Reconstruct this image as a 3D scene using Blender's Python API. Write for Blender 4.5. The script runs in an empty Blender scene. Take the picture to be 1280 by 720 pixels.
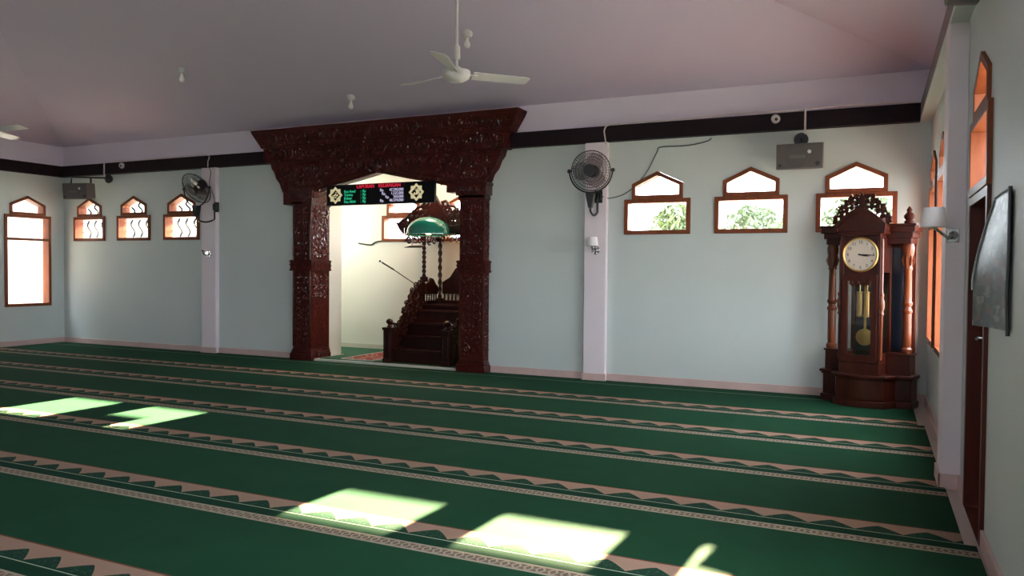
import bpy, bmesh, math, random
from mathutils import Matrix, Vector
PI = math.pi
random.seed(7)
C = bpy.context.scene.collection
EXPOSURE = 4.28
EMIT = 2.0 ** -EXPOSURE          # a lamp or LED radiance of EMIT renders as full white

# ------------------------------------------------------------------ materials
def mat(name, col, rough=.6, metal=0., spec=.5, emit=None, estr=0., bump=0., bscale=40., vary=0., vscale=3., coat=0.):
    m = bpy.data.materials.new(name); m.use_nodes = True
    nt = m.node_tree; b = nt.nodes['Principled BSDF']
    b.inputs['Base Color'].default_value = (*col, 1)
    b.inputs['Roughness'].default_value = rough
    b.inputs['Metallic'].default_value = metal
    b.inputs['Specular IOR Level'].default_value = spec
    if coat: b.inputs['Coat Weight'].default_value = coat; b.inputs['Coat Roughness'].default_value = .12
    if emit:
        b.inputs['Emission Color'].default_value = (*emit, 1); b.inputs['Emission Strength'].default_value = estr
    tc = nt.nodes.new('ShaderNodeTexCoord')
    if vary:
        n = nt.nodes.new('ShaderNodeTexNoise'); n.inputs['Scale'].default_value = vscale; n.inputs['Detail'].default_value = 5
        nt.links.new(tc.outputs['Object'], n.inputs['Vector'])
        mx = nt.nodes.new('ShaderNodeMix'); mx.data_type = 'RGBA'
        mx.inputs['A'].default_value = (*[c * (1 - vary) for c in col], 1)
        mx.inputs['B'].default_value = (*[min(1, c * (1 + vary)) for c in col], 1)
        nt.links.new(n.outputs['Fac'], mx.inputs['Factor']); nt.links.new(mx.outputs['Result'], b.inputs['Base Color'])
    if bump:
        n = nt.nodes.new('ShaderNodeTexNoise'); n.inputs['Scale'].default_value = bscale; n.inputs['Detail'].default_value = 4
        nt.links.new(tc.outputs['Object'], n.inputs['Vector'])
        bp = nt.nodes.new('ShaderNodeBump'); bp.inputs['Strength'].default_value = bump; bp.inputs['Distance'].default_value = .01
        nt.links.new(n.outputs['Fac'], bp.inputs['Height']); nt.links.new(bp.outputs['Normal'], b.inputs['Normal'])
    return m

def wood(name, dark, light, rough=.35, scale=6., stretch=(1, 1, .12), carve=0., cscale=26., coat=0., spec=.22):
    m = mat(name, dark, rough, coat=coat, spec=spec); nt = m.node_tree; b = nt.nodes['Principled BSDF']
    tc = nt.nodes.new('ShaderNodeTexCoord'); mp = nt.nodes.new('ShaderNodeMapping')
    mp.inputs['Scale'].default_value = stretch
    n = nt.nodes.new('ShaderNodeTexNoise'); n.inputs['Scale'].default_value = scale * 4; n.inputs['Detail'].default_value = 6; n.inputs['Distortion'].default_value = .6
    nt.links.new(tc.outputs['Object'], mp.inputs['Vector']); nt.links.new(mp.outputs['Vector'], n.inputs['Vector'])
    r = nt.nodes.new('ShaderNodeValToRGB'); r.color_ramp.elements[0].color = (*dark, 1); r.color_ramp.elements[1].color = (*light, 1)
    r.color_ramp.elements[0].position = .3; r.color_ramp.elements[1].position = .75
    nt.links.new(n.outputs['Fac'], r.inputs['Fac']); nt.links.new(r.outputs['Color'], b.inputs['Base Color'])
    if carve:
        v = nt.nodes.new('ShaderNodeTexVoronoi'); v.feature = 'SMOOTH_F1'; v.inputs['Scale'].default_value = cscale
        nd = nt.nodes.new('ShaderNodeTexNoise'); nd.inputs['Scale'].default_value = 7
        nt.links.new(tc.outputs['Object'], nd.inputs['Vector'])
        ad = nt.nodes.new('ShaderNodeMix'); ad.data_type = 'VECTOR'; ad.inputs['Factor'].default_value = .12
        nt.links.new(tc.outputs['Object'], ad.inputs['A']); nt.links.new(nd.outputs['Color'], ad.inputs['B'])
        nt.links.new(ad.outputs['Result'], v.inputs['Vector'])
        bp = nt.nodes.new('ShaderNodeBump'); bp.inputs['Strength'].default_value = carve; bp.inputs['Distance'].default_value = .02
        nt.links.new(v.outputs['Distance'], bp.inputs['Height']); nt.links.new(bp.outputs['Normal'], b.inputs['Normal'])
    return m

def emis(name, col, s):
    m = mat(name, (.02, .02, .02), .5, emit=col, estr=s); return m

def glass(name, tint=(1, 1, 1), refl=.06):
    m = bpy.data.materials.new(name); m.use_nodes = True; nt = m.node_tree; nt.nodes.clear()
    o = nt.nodes.new('ShaderNodeOutputMaterial'); t = nt.nodes.new('ShaderNodeBsdfTransparent'); g = nt.nodes.new('ShaderNodeBsdfGlossy')
    t.inputs['Color'].default_value = (*tint, 1); g.inputs['Roughness'].default_value = .03
    mx = nt.nodes.new('ShaderNodeMixShader'); mx.inputs['Fac'].default_value = refl
    nt.links.new(t.outputs[0], mx.inputs[1]); nt.links.new(g.outputs[0], mx.inputs[2]); nt.links.new(mx.outputs[0], o.inputs['Surface'])
    return m

M = dict(
    mint=mat('mint_plaster', (.60, .65, .628), .55, vary=.05, vscale=1.2, bump=.05, bscale=30),
    niche=mat('white_plaster', (.74, .75, .70), .6, vary=.04, vscale=1.2),
    lav=mat('lavender_plaster', (.73, .665, .785), .7, vary=.04, vscale=.8),
    ceil=mat('lavender_ceiling', (.63, .555, .72), .75, vary=.05, vscale=.5),
    pink=mat('pale_pink_paint', (.82, .725, .765), .55, vary=.05, vscale=2),
    skirt=mat('pink_tile', (.62, .44, .41), .35, vary=.16, vscale=5),
    beam=mat('dark_brown_paint', (.014, .007, .010), .55, spec=.15, vary=.3, vscale=4),
    ground=mat('grey_asphalt', (.20, .21, .22), .9, vary=.1), bounce_slab=mat('grey_bounce_slab', (.24, .24, .24), .8, vary=.1),
    tilefl=mat('beige_floor_tile', (.50, .42, .38), .3, vary=.12, vscale=2),
    lip=mat('white_marble_lip', (.6, .58, .52), .3, vary=.1, vscale=6),
    carved=wood('carved_mahogany', (.040, .0045, .0028), (.080, .0085, .0055), .45, 5, (1, 1, .3), carve=.45, cscale=30, spec=.15),
    relief=wood('carved_relief_mahogany', (.040, .005, .0038), (.082, .0105, .008), .17, 8, (1, 1, .5), spec=.5),
    mahog=wood('dark_mahogany', (.015, .003, .002), (.030, .0055, .004), .36, 5, (1, 1, .15)),
    mrelief=wood('dark_mahogany_carving', (.018, .0034, .0024), (.036, .0065, .005), .28, 8, (1, 1, .5), spec=.35),
    clockw_lit=wood('window_lit_clock_wood', (.12, .030, .012), (.21, .055, .022), .25, 5, (1, 1, .12), spec=.45),  # lighter copy of the clock wood, window light put into the colour
    clockw=wood('red_brown_clock_wood', (.036, .006, .0035), (.07, .014, .007), .3, 5, (1, 1, .12), spec=.3),
    winw=wood('orange_brown_window_wood', (.17, .042, .014), (.25, .068, .024), .42, 6, (1, 1, .15)),
    doorw=wood('dark_red_door_wood', (.075, .014, .009), (.12, .024, .015), .35, 4, (1, 1, .1)),
    black=mat('black_plastic', (.012, .011, .012), .4),
    grey=mat('grey_speaker_grille', (.085, .075, .075), .55, bump=.3, bscale=300),
    greyl=mat('grey_speaker_cabinet', (.13, .115, .115), .5),
    white=mat('white_enamel', (.60, .58, .59), .35),
    shade=mat('white_frosted_shade', (.8, .78, .78), .5),
    chrome=mat('chrome', (.55, .53, .52), .18, metal=1),
    brass=mat('brass', (.85, .58, .22), .35, metal=.75),
    dial=mat('cream_dial', (.66, .59, .50), .5),
    dark=mat('dark_backing', (.012, .014, .02), .35),
    darkglass=mat('dark_blue_glass', (.014, .02, .032), .06, spec=.6),
    cablew=mat('white_cable', (.62, .55, .54), .5),
    cableb=mat('black_cable', (.02, .02, .02), .5),
    cableg=mat('grey_green_cable', (.12, .14, .13), .5),
    green=mat('green_enamel', (.004, .20, .13), .1, coat=1.),
    rugred=mat('rug_red', (.25, .035, .03), .9),
    foliage=mat('leaf_green', (.05, .075, .03), .6, vary=.3, vscale=3),
    bark=mat('bark', (.2, .13, .08), .9),
    iron=mat('painted_iron', (.012, .011, .011), .6, spec=.1),
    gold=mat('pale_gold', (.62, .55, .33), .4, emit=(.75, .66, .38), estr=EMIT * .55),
    red_led=emis('red_led', (1, .02, .06), EMIT * .85),
    green_led=emis('green_led', (.02, .75, .35), EMIT * .75),
    white_led=emis('white_led', (.72, .68, .95), EMIT * .8),
    bulb=emis('warm_bulb', (1, .55, .22), EMIT * 6),
    glass=glass('clear_glass'), cglass=glass('clock_glass', (.86, .86, .82), .10),
    silver=mat('silver_highlight', (.6, .62, .6), .25, metal=.6),
)

def carpet_mat(first=False):
    """Green prayer carpet: object X along the roll, object Y across it (0 = top of the tan band, negative towards the room)."""
    m = bpy.data.materials.new('green_prayer_carpet_edge' if first else 'green_prayer_carpet'); m.use_nodes = True; nt = m.node_tree; b = nt.nodes['Principled BSDF']
    b.inputs['Roughness'].default_value = .85; b.inputs['Specular IOR Level'].default_value = .05
    b.inputs['Sheen Weight'].default_value = .02; b.inputs['Sheen Roughness'].default_value = .5
    b.inputs['Sheen Tint'].default_value = (.3, .9, .65, 1)
    tc = nt.nodes.new('ShaderNodeTexCoord'); sp = nt.nodes.new('ShaderNodeSeparateXYZ'); nt.links.new(tc.outputs['Object'], sp.inputs[0])
    def mth(op, a, bb=None, clamp=False):
        n = nt.nodes.new('ShaderNodeMath'); n.operation = op; n.use_clamp = clamp
        for i, v in enumerate((a, bb)):
            if v is None: continue
            if isinstance(v, (int, float)): n.inputs[i].default_value = v
            else: nt.links.new(v, n.inputs[i])
        return n.outputs[0]
    X, Y = sp.outputs['X'], sp.outputs['Y']
    if not first: Y = mth('SUBTRACT', Y, mth('MULTIPLY', mth('GREATER_THAN', Y, .5), 1.139))   # the far strip carries the stripe
    def band(lo, hi):   # 1 inside lo..hi
        return mth('MULTIPLY', mth('GREATER_THAN', Y, lo), mth('LESS_THAN', Y, hi))
    def mix(f, A, B):
        n = nt.nodes.new('ShaderNodeMix'); n.data_type = 'RGBA'
        nt.links.new(f, n.inputs['Factor'])
        for k, v in (('A', A), ('B', B)):
            if isinstance(v, tuple): n.inputs[k].default_value = (*v, 1)
            else: nt.links.new(v, n.inputs[k])
        return n.outputs['Result']
    nz = nt.nodes.new('ShaderNodeTexNoise'); nz.inputs['Scale'].default_value = 3.5; nz.inputs['Detail'].default_value = 6
    nt.links.new(tc.outputs['Object'], nz.inputs['Vector'])
    base = mix(nz.outputs['Fac'], (.0072, .038, .017), (.0115, .056, .026))
    tan, dkg, stp = (.33, .20, .15), (.010, .034, .021), (.33, .27, .21)
    fx = mth('SUBTRACT', mth('FRACT', mth('DIVIDE', X, .238)), .5)
    au = mth('MULTIPLY', mth('ABSOLUTE', fx), 2.)                       # 0 at the hump's middle, 1 between humps
    hump = mth('SUBTRACT', 1., mth('POWER', mth('MULTIPLY', au, 1.0), 1.25))
    edge = mth('ADD', mth('MULTIPLY', hump, .105), -.175)               # y of the hump's outline
    vo = nt.nodes.new('ShaderNodeTexVoronoi'); vo.inputs['Scale'].default_value = 55; nt.links.new(tc.outputs['Object'], vo.inputs['Vector'])
    dots = mth('LESS_THAN', vo.outputs['Distance'], .28)
    inh = mix(dots, dkg, (.03, .085, .05))
    col = mix(band(-.175, 0.), base, tan)
    col = mix(mth('MULTIPLY', band(-.175, 0.), mth('LESS_THAN', Y, edge)), col, inh)
    col = mix(band(-.30, -.175), col, (.005, .030, .015))
    col = mix(band(-.196, -.188), col, (.36, .40, .30))
    col = mix(band(-.012, 0.), col, (.16, .05, .03))
    # woven key stripe
    kx = mth('SUBTRACT', mth('FRACT', mth('DIVIDE', X, .062)), .5)
    kd = mth('ADD', mth('ABSOLUTE', kx), mth('MULTIPLY', mth('ABSOLUTE', mth('ADD', Y, .336)), 9.))
    key = mth('MULTIPLY', mth('GREATER_THAN', kd, .24), mth('LESS_THAN', kd, .46))
    col = mix(band(-.385, -.29), col, stp)
    col = mix(mth('MULTIPLY', band(-.366, -.306), mth('SUBTRACT', 1., key)), col, (.17, .11, .08))
    if first: col = mix(band(.905, .922), col, (.22, .30, .20))
    nt.links.new(col, b.inputs['Base Color'])
    pn = nt.nodes.new('ShaderNodeTexNoise'); pn.inputs['Scale'].default_value = 220; nt.links.new(tc.outputs['Object'], pn.inputs['Vector'])
    bp = nt.nodes.new('ShaderNodeBump'); bp.inputs['Strength'].default_value = .35; bp.inputs['Distance'].default_value = .004
    nt.links.new(pn.outputs['Fac'], bp.inputs['Height']); nt.links.new(bp.outputs['Normal'], b.inputs['Normal'])
    return m
M['carpet'] = carpet_mat(); M['carpet_edge'] = carpet_mat(True)

def rug_mat():
    m = mat('red_patterned_rug', (.3, .05, .04), .9); nt = m.node_tree; b = nt.nodes['Principled BSDF']
    tc = nt.nodes.new('ShaderNodeTexCoord'); v = nt.nodes.new('ShaderNodeTexVoronoi'); v.inputs['Scale'].default_value = 14
    nt.links.new(tc.outputs['Object'], v.inputs['Vector'])
    r = nt.nodes.new('ShaderNodeValToRGB'); r.color_ramp.elements[0].color = (.55, .42, .34, 1); r.color_ramp.elements[1].color = (.24, .03, .028, 1)
    r.color_ramp.elements[0].position = .22; r.color_ramp.elements[1].position = .4
    nt.links.new(v.outputs['Distance'], r.inputs['Fac']); nt.links.new(r.outputs['Color'], b.inputs['Base Color'])
    return m
M['rug'] = rug_mat()

def poster_mat():
    m = mat('printed_poster_sheet', (.05, .06, .055), .34, spec=.35); nt = m.node_tree; b = nt.nodes['Principled BSDF']
    tc = nt.nodes.new('ShaderNodeTexCoord'); mp = nt.nodes.new('ShaderNodeMapping'); mp.inputs['Scale'].default_value = (1, 22, 30)
    v = nt.nodes.new('ShaderNodeTexVoronoi'); v.distance = 'CHEBYCHEV'; v.inputs['Scale'].default_value = 1.
    nt.links.new(tc.outputs['Object'], mp.inputs['Vector']); nt.links.new(mp.outputs['Vector'], v.inputs['Vector'])
    r = nt.nodes.new('ShaderNodeValToRGB'); r.color_ramp.interpolation = 'CONSTANT'
    r.color_ramp.elements[0].color = (.03, .04, .035, 1); r.color_ramp.elements[1].color = (.09, .10, .09, 1); r.color_ramp.elements[1].position = .45
    for p, c in ((.62, (.17, .18, .16)), (.8, (.05, .06, .055)), (.93, (.13, .06, .05))):
        e = r.color_ramp.elements.new(p); e.color = (*c, 1)
    sp = nt.nodes.new('ShaderNodeSeparateColor'); nt.links.new(v.outputs['Color'], sp.inputs[0])
    nt.links.new(sp.outputs[0], r.inputs['Fac']); nt.links.new(r.outputs['Color'], b.inputs['Base Color'])
    return m
M['poster'] = poster_mat()

# ------------------------------------------------------------------ mesh builder
class MB:
    def __init__(s): s.v = []; s.f = []; s.mi = []; s.cur = 0; s.T = Matrix.Identity(4)
    def add(s, vs, fs):
        o = len(s.v); s.v += [tuple(s.T @ Vector(v)) for v in vs]
        for f in fs: s.f.append(tuple(o + i for i in f)); s.mi.append(s.cur)
        return s
    def box(s, x0, x1, y0, y1, z0, z1):
        v = [(x, y, z) for z in (z0, z1) for y in (y0, y1) for x in (x0, x1)]
        return s.add(v, [(0, 2, 3, 1), (4, 5, 7, 6), (0, 1, 5, 4), (2, 6, 7, 3), (0, 4, 6, 2), (1, 3, 7, 5)])
    @staticmethod
    def pt(pl, a, b, c):
        return {'xz': (a, c, b), 'yz': (c, a, b), 'xy': (a, b, c)}[pl]
    def prism(s, pts, pl, d0, d1):
        n = len(pts)
        v = [s.pt(pl, a, b, d0) for a, b in pts] + [s.pt(pl, a, b, d1) for a, b in pts]
        return s.add(v, [tuple(range(n)), tuple(range(2 * n - 1, n - 1, -1))] + [(i, i + n, (i + 1) % n + n, (i + 1) % n) for i in range(n)])
    def loft(s, lo, hi, pl, d0, d1):
        n = len(lo)
        v = [s.pt(pl, a, b, d0) for a, b in lo] + [s.pt(pl, a, b, d1) for a, b in hi]
        return s.add(v, [tuple(range(n)), tuple(range(2 * n - 1, n - 1, -1))] + [(i, i + n, (i + 1) % n + n, (i + 1) % n) for i in range(n)])
    def ring(s, out, inn, pl, d0, d1):
        n = len(out)
        v = [s.pt(pl, a, b, d) for d in (d0, d1) for l in (out, inn) for a, b in l]
        fs = []
        for i in range(n):
            j = (i + 1) % n
            fs += [(i, j, n + j, n + i), (2 * n + i, 3 * n + i, 3 * n + j, 2 * n + j), (i, 2 * n + i, 2 * n + j, j), (n + i, n + j, 3 * n + j, 3 * n + i)]
        return s.add(v, fs)
    def tube(s, path, r, n=6, closed=False, flat=None):
        P = [Vector(p) for p in path]; k = len(P)
        R = r if isinstance(r, (list, tuple)) else [r] * k
        vs = []; up = None
        for i, p in enumerate(P):
            t = (P[(i + 1) % k] - P[i - 1]) if closed else (P[min(i + 1, k - 1)] - P[max(i - 1, 0)])
            if t.length < 1e-9: t = Vector((0, 0, 1))
            t.normalize()
            if up is None:
                up = t.orthogonal().normalized()
            else:
                up = up - t * up.dot(t)
                up = up.normalized() if up.length > 1e-6 else t.orthogonal().normalized()
            b = t.cross(up)
            for q in range(n):
                a = 2 * PI * q / n; vs.append(tuple(p + (up * math.cos(a) + b * math.sin(a)) * R[i]))
        fs = []
        for i in range(k if closed else k - 1):
            for q in range(n):
                a, b2 = i * n + q, i * n + (q + 1) % n; c, d = ((i + 1) % k) * n + (q + 1) % n, ((i + 1) % k) * n + q
                fs.append((a, b2, c, d))
        if not closed: fs += [tuple(range(n - 1, -1, -1)), tuple(range((k - 1) * n, k * n))]
        return s.add(vs, fs)
    def lathe(s, prof, c=(0, 0, 0), axis='z', n=20):
        vs = []; k = len(prof)
        for r, h in prof:
            for q in range(n):
                a = 2 * PI * q / n; x, y = r * math.cos(a), r * math.sin(a)
                p = {'z': (x, y, h), 'y': (x, h, y), 'x': (h, x, y)}[axis]
                vs.append((p[0] + c[0], p[1] + c[1], p[2] + c[2]))
        fs = [(i * n + q, i * n + (q + 1) % n, (i + 1) * n + (q + 1) % n, (i + 1) * n + q) for i in range(k - 1) for q in range(n)]
        fs += [tuple(range(n - 1, -1, -1)), tuple(range((k - 1) * n, k * n))]
        return s.add(vs, fs)
    def ball(s, c, r, n=12):
        rr = r if isinstance(r, tuple) else (r, r, r)
        k = n // 2
        vs = [(c[0] + rr[0] * max(math.sin(PI * i / k), .02) * math.cos(2 * PI * q / n), c[1] + rr[1] * max(math.sin(PI * i / k), .02) * math.sin(2 * PI * q / n), c[2] - rr[2] * math.cos(PI * i / k)) for i in range(k + 1) for q in range(n)]
        fs = [(i * n + q, i * n + (q + 1) % n, (i + 1) * n + (q + 1) % n, (i + 1) * n + q) for i in range(k) for q in range(n)]
        return s.add(vs, fs + [tuple(range(n - 1, -1, -1)), tuple(range(k * n, k * n + n))])
    def build(s, name, mats, parent=None, loc=(0, 0, 0), rotz=0, smooth=35, bevel=0):
        me = bpy.data.meshes.new(name); me.from_pydata(s.v, [], s.f)
        for m in (mats if isinstance(mats, (list, tuple)) else [mats]): me.materials.append(m)
        for p, i in zip(me.polygons, s.mi): p.material_index = i
        bm = bmesh.new(); bm.from_mesh(me); bmesh.ops.recalc_face_normals(bm, faces=bm.faces)
        bm.to_mesh(me); bm.free()
        for p in me.polygons: p.use_smooth = True
        me.set_sharp_from_angle(angle=math.radians(smooth))
        o = bpy.data.objects.new(name, me); C.objects.link(o)
        o.location = loc; o.rotation_euler = (0, 0, rotz)
        if parent: o.parent = parent
        if bevel:
            md = o.modifiers.new('bevel', 'BEVEL'); md.width = bevel; md.segments = 2; md.limit_method = 'ANGLE'
        return o

def tag(o, label=None, cat=None, group=None, kind=None):
    if label: o['label'] = label
    if cat: o['category'] = cat
    if group: o['group'] = group
    if kind: o['kind'] = kind
    return o
def thing(name, label, cat, loc=(0, 0, 0), rotz=0, group=None, kind=None, rot=None):
    o = bpy.data.objects.new(name, None); C.objects.link(o); o.empty_display_size = .1
    o.location = loc; o.rotation_euler = rot or (0, 0, rotz)
    return tag(o, label, cat, group, kind)
def struct(o, label, cat):
    return tag(o, label, cat, kind='structure')
def dup(root, loc, rotz=None, label=None, rot=None):
    r = root.copy(); C.objects.link(r); r.location = loc
    if rot: r.rotation_euler = rot
    elif rotz is not None: r.rotation_euler = (0, 0, rotz)
    if label: r['label'] = label
    for ch in list(root.children):
        c = ch.copy(); C.objects.link(c); c.parent = r
        for g in list(ch.children):
            d = g.copy(); C.objects.link(d); d.parent = c
    return r
def text_mb(mb, body, size, origin, align='LEFT', depth=.004, squeeze=1., plane='front'):
    cu = bpy.data.curves.new('lettering', 'FONT'); cu.body = body; cu.size = size; cu.align_x = align; cu.extrude = depth / 2
    cu.resolution_u = 3
    o = bpy.data.objects.new('lettering', cu); C.objects.link(o)
    dg = bpy.context.evaluated_depsgraph_get(); me = bpy.data.meshes.new_from_object(o.evaluated_get(dg))
    vs = [(origin[0] + v.co.x * squeeze, origin[1] - v.co.z, origin[2] + v.co.y) for v in me.vertices]
    fs = [tuple(p.vertices) for p in me.polygons]
    bpy.data.objects.remove(o); bpy.data.curves.remove(cu); bpy.data.meshes.remove(me)
    if vs: mb.add(vs, fs)
    return len(vs)

# carved scrollwork: spirals and leaf strokes as half-sunk tubes on a face
def spiral(cx, cy, r0, r1, turns, a0, sgn, n=22):
    return [(cx + (r0 + (r1 - r0) * i / n) * math.cos(a0 + sgn * turns * 2 * PI * i / n), cy + (r0 + (r1 - r0) * i / n) * math.sin(a0 + sgn * turns * 2 * PI * i / n)) for i in range(n + 1)]
def scrolls(mb, u0, u1, v0, v1, cell, fmap, inside=None, r=.012, rnd=None, leaves=3):
    rnd = rnd or random.Random(3)
    nu, nv = max(1, round((u1 - u0) / cell)), max(1, round((v1 - v0) / cell))
    du, dv = (u1 - u0) / nu, (v1 - v0) / nv
    for i in range(nu):
        for j in range(nv):
            cx, cy = u0 + (i + .5) * du, v0 + (j + .5) * dv
            if inside and not inside(cx, cy): continue
            sg = 1 if (i + j) % 2 else -1; R = min(du, dv) * .46; a0 = rnd.uniform(0, 6.28)
            pts = spiral(cx, cy, R, R * .16, 1.5, a0, sg)
            k = len(pts)
            mb.tube([fmap(*p) for p in pts], [r * (1.25 - .6 * q / k) for q in range(k)], 5)
            mb.ball(fmap(cx, cy), r * 1.5, 6)
            for l in range(leaves):
                a = a0 + sg * (1.1 + l * 1.9)
                p0 = (cx + R * math.cos(a), cy + R * math.sin(a)); L = R * rnd.uniform(.45, .7); b = a - sg * .9
                path = [(p0[0] + L * t * math.cos(b + sg * t * .9), p0[1] + L * t * math.sin(b + sg * t * .9)) for t in (0, .25, .5, .75, 1)]
                mb.tube([fmap(*p) for p in path], [r * .7, r * 1.3, r * 1.35, r * .9, r * .2], 5)

# ------------------------------------------------------------------ measurements
W, D = 14.06, 14.0          # room width (x -W..0) and depth (y 0..-D)
ZB0, ZB1, ZC = 3.016, 3.208, 3.57
SL = .32                    # ceiling slope
WIN = .83
FW = [-2.974, -1.859, -.729]                 # front windows right of the arch
FL = [-13.355, -12.213, -11.067]             # front windows left of the arch

# ------------------------------------------------------------------ room shell
BD = (-8.2, -7.0, -2.2, -1.0)      # small windows in the back wall
def hole(c, z0, w=WIN, arch=True):
    h = w / 2
    return (c - h, c + h, z0, arch)
def wall_mesh(mb, a0, a1, ztop, holes, pl, d0, d1, zsplit=3.1):
    """vertical wall along axis a with openings; material 0 below zsplit, 1 above"""
    mb.cur = 1
    mb.prism([(a0, zsplit), (a1, zsplit), (a1, ztop), (a0, ztop)], pl, d0, d1)
    mb.cur = 0; ztop = zsplit
    cur = a0
    for h in sorted(holes):
        l, r, z0, arch = h[:4]
        mb.prism([(cur, -.1), (l, -.1), (l, ztop), (cur, ztop)], pl, d0, d1)
        if z0 > .01: mb.prism([(l, -.1), (r, -.1), (r, z0), (l, z0)], pl, d0, d1)
        if arch is True:
            c = (l + r) / 2
            mb.prism([(l, 2.29), (c - .32, 2.29), (c - .32, 2.48), (c, 2.63), (c, ztop), (l, ztop)], pl, d0, d1)
            mb.prism([(r, 2.29), (r, ztop), (c, ztop), (c, 2.63), (c + .32, 2.48), (c + .32, 2.29)], pl, d0, d1)
        else:
            mb.prism([(l, arch), (r, arch), (r, ztop), (l, ztop)], pl, d0, d1)
        cur = r
    mb.prism([(cur, -.1), (a1, -.1), (a1, ztop), (cur, ztop)], pl, d0, d1)

mb = MB(); wall_mesh(mb, -W - .15, .15, ZC + .1, [hole(c, 1.85) for c in FW + FL] + [(-8.562, -5.288, 0, 2.85)], 'xz', 0, .15)
struct(mb.build('wall_front', [M['mint'], M['lav']]), 'mint green front wall with the carved arch and small arched windows', 'wall')
RW = [-.62, -1.76, -2.88]; DOOR = -4.435
RWB = [-6.6, -7.7, -11.5]
mb = MB(); wall_mesh(mb, -D, 0, ZC + .1, [hole(c, .68) for c in RW + RWB] + [hole(DOOR, 0)], 'yz', 0, .15)
struct(mb.build('wall_right', [M['mint'], M['lav']]), 'mint green right wall with tall arched windows and a dark door', 'wall')
LWN = [-.67, -7.3]
mb = MB(); wall_mesh(mb, -D, 0, ZC + .1, [hole(c, .68) for c in LWN], 'yz', -W - .15, -W)
struct(mb.build('wall_left', [M['mint'], M['lav']]), 'mint green left wall with the tall bright window', 'wall')
mb = MB(); wall_mesh(mb, -W - .15, .15, ZC + .1, [hole(c, 1.85) for c in BD], 'xz', -D - .15, -D)
struct(mb.build('wall_back', [M['mint'], M['lav']]), 'mint green back wall with small arched openings', 'wall')
mb = MB(); mb.box(-W - .15, .15, -D - .15, .15, -.12, -.012)
struct(mb.build('floor', M['tilefl']), 'beige tiled floor under the green carpet', 'floor')
# hipped ceiling, continued outside as the eaves
A = (-W / 2, -D / 2, ZC + SL * D / 2); t = .08
mb = MB()
cs = [(-W - .02, .02, ZC), (.02, .02, ZC), (.02, -D - .02, ZC), (-W - .02, -D - .02, ZC)]
for k in range(4):
    a, b = cs[k], cs[(k + 1) % 4]
    mb.add([a, b, A, (a[0], a[1], a[2] + t), (b[0], b[1], b[2] + t), (A[0], A[1], A[2] + t)], [(0, 1, 2), (5, 4, 3), (0, 3, 4, 1), (1, 4, 5, 2), (2, 5, 3, 0)])
struct(mb.build('ceiling', M['ceil'], smooth=5), 'lavender hipped plaster ceiling sloping up from the walls', 'ceiling')
def eave(x0, x1, over=2.27):
    mb = MB(); z0 = ZC + .02
    mb.prism([(.14, z0), (over, z0 - SL * over), (over, z0 - SL * over + .06), (.14, z0 + .08)], 'yz', x0, x1)
    return mb
struct(eave(-4.4, 1.5).build('trim_1', M['pink']), 'roof eave outside the right part of the front wall', 'eave')
struct(eave(-W - 1.5, -9.6).build('trim_2', M['pink']), 'roof eave outside the left part of the front wall', 'eave')
mb = MB(); mb.box(-60, 45, -50, 60, -.5, -.35)
struct(mb.build('ground', M['ground']), 'grey yard outside the windows', 'ground')
mb = MB(); mb.box(.16, 5.5, -14, 4, -.35, -.2)  # unseen slabs added to bounce sunlight up through the side windows
mb.box(-18.55, -W - .16, -14, 4, -.35, -.2)
struct(mb.build('trim_12', M['bounce_slab']), 'unseen slabs added outside the side walls to bounce light in', 'bounce_slab')
mb = MB(); mb.box(-19.2, -18.6, -22, 8, -.35, 7)  # unseen block added to weaken the sky light from the left
struct(mb.build('wall_light_blocker', M['ground']), 'unseen grey wall added to cut skylight through the left windows', 'wall')

# beams at the wall head
PR = .115
mb = MB(); mb.box(-W + PR, -9.06, -PR, 0, ZB0, ZB1)
struct(mb.build('trim_3', M['beam'], bevel=.004), 'dark brown wall beam left of the carved arch', 'beam')
mb = MB(); mb.box(-4.95, -PR, -PR, 0, ZB0, ZB1)
struct(mb.build('trim_4', M['beam'], bevel=.004), 'dark brown wall beam right of the carved arch', 'beam')
mb = MB(); mb.box(-W, -W + PR, -D, 0, ZB0, ZB1)
struct(mb.build('trim_5', M['beam'], bevel=.004), 'dark brown beam along the left wall', 'beam')
mb = MB(); mb.box(-PR, 0, -D, 0, ZB0 + .03, ZB1); mb.cur = 1; mb.box(-PR, 0, -D, 0, ZB0, ZB0 + .03)
struct(mb.build('trim_6', [mat('dark_brown_beam_sheen', (.075, .058, .06), .4, vary=.2), M['mint']], bevel=.003), 'dark brown beam along the right wall, sheen put into its colour', 'beam')  # lighter copy of the dark brown paint, glancing sheen put into the colour
# pilasters
def pilaster(n, x0, x1, y0, y1, z1, label, m=M['pink']):
    mb = MB(); mb.box(x0, x1, y0, y1, 0, z1)
    struct(mb.build('trim_%d' % n, m, bevel=.006), label, 'pilaster')
pilaster(7, -3.89, -3.60, -.08, 0, ZB0, 'pale pink pilaster behind the wall fan right of the carved arch')
pilaster(8, -10.53, -10.22, -.08, 0, ZB0, 'pale pink pilaster behind the wall fan left of the carved arch')
pilaster(9, -.115, 0, -3.66, -3.36, ZB0, 'pale pilaster on the right wall before the door')
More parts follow.
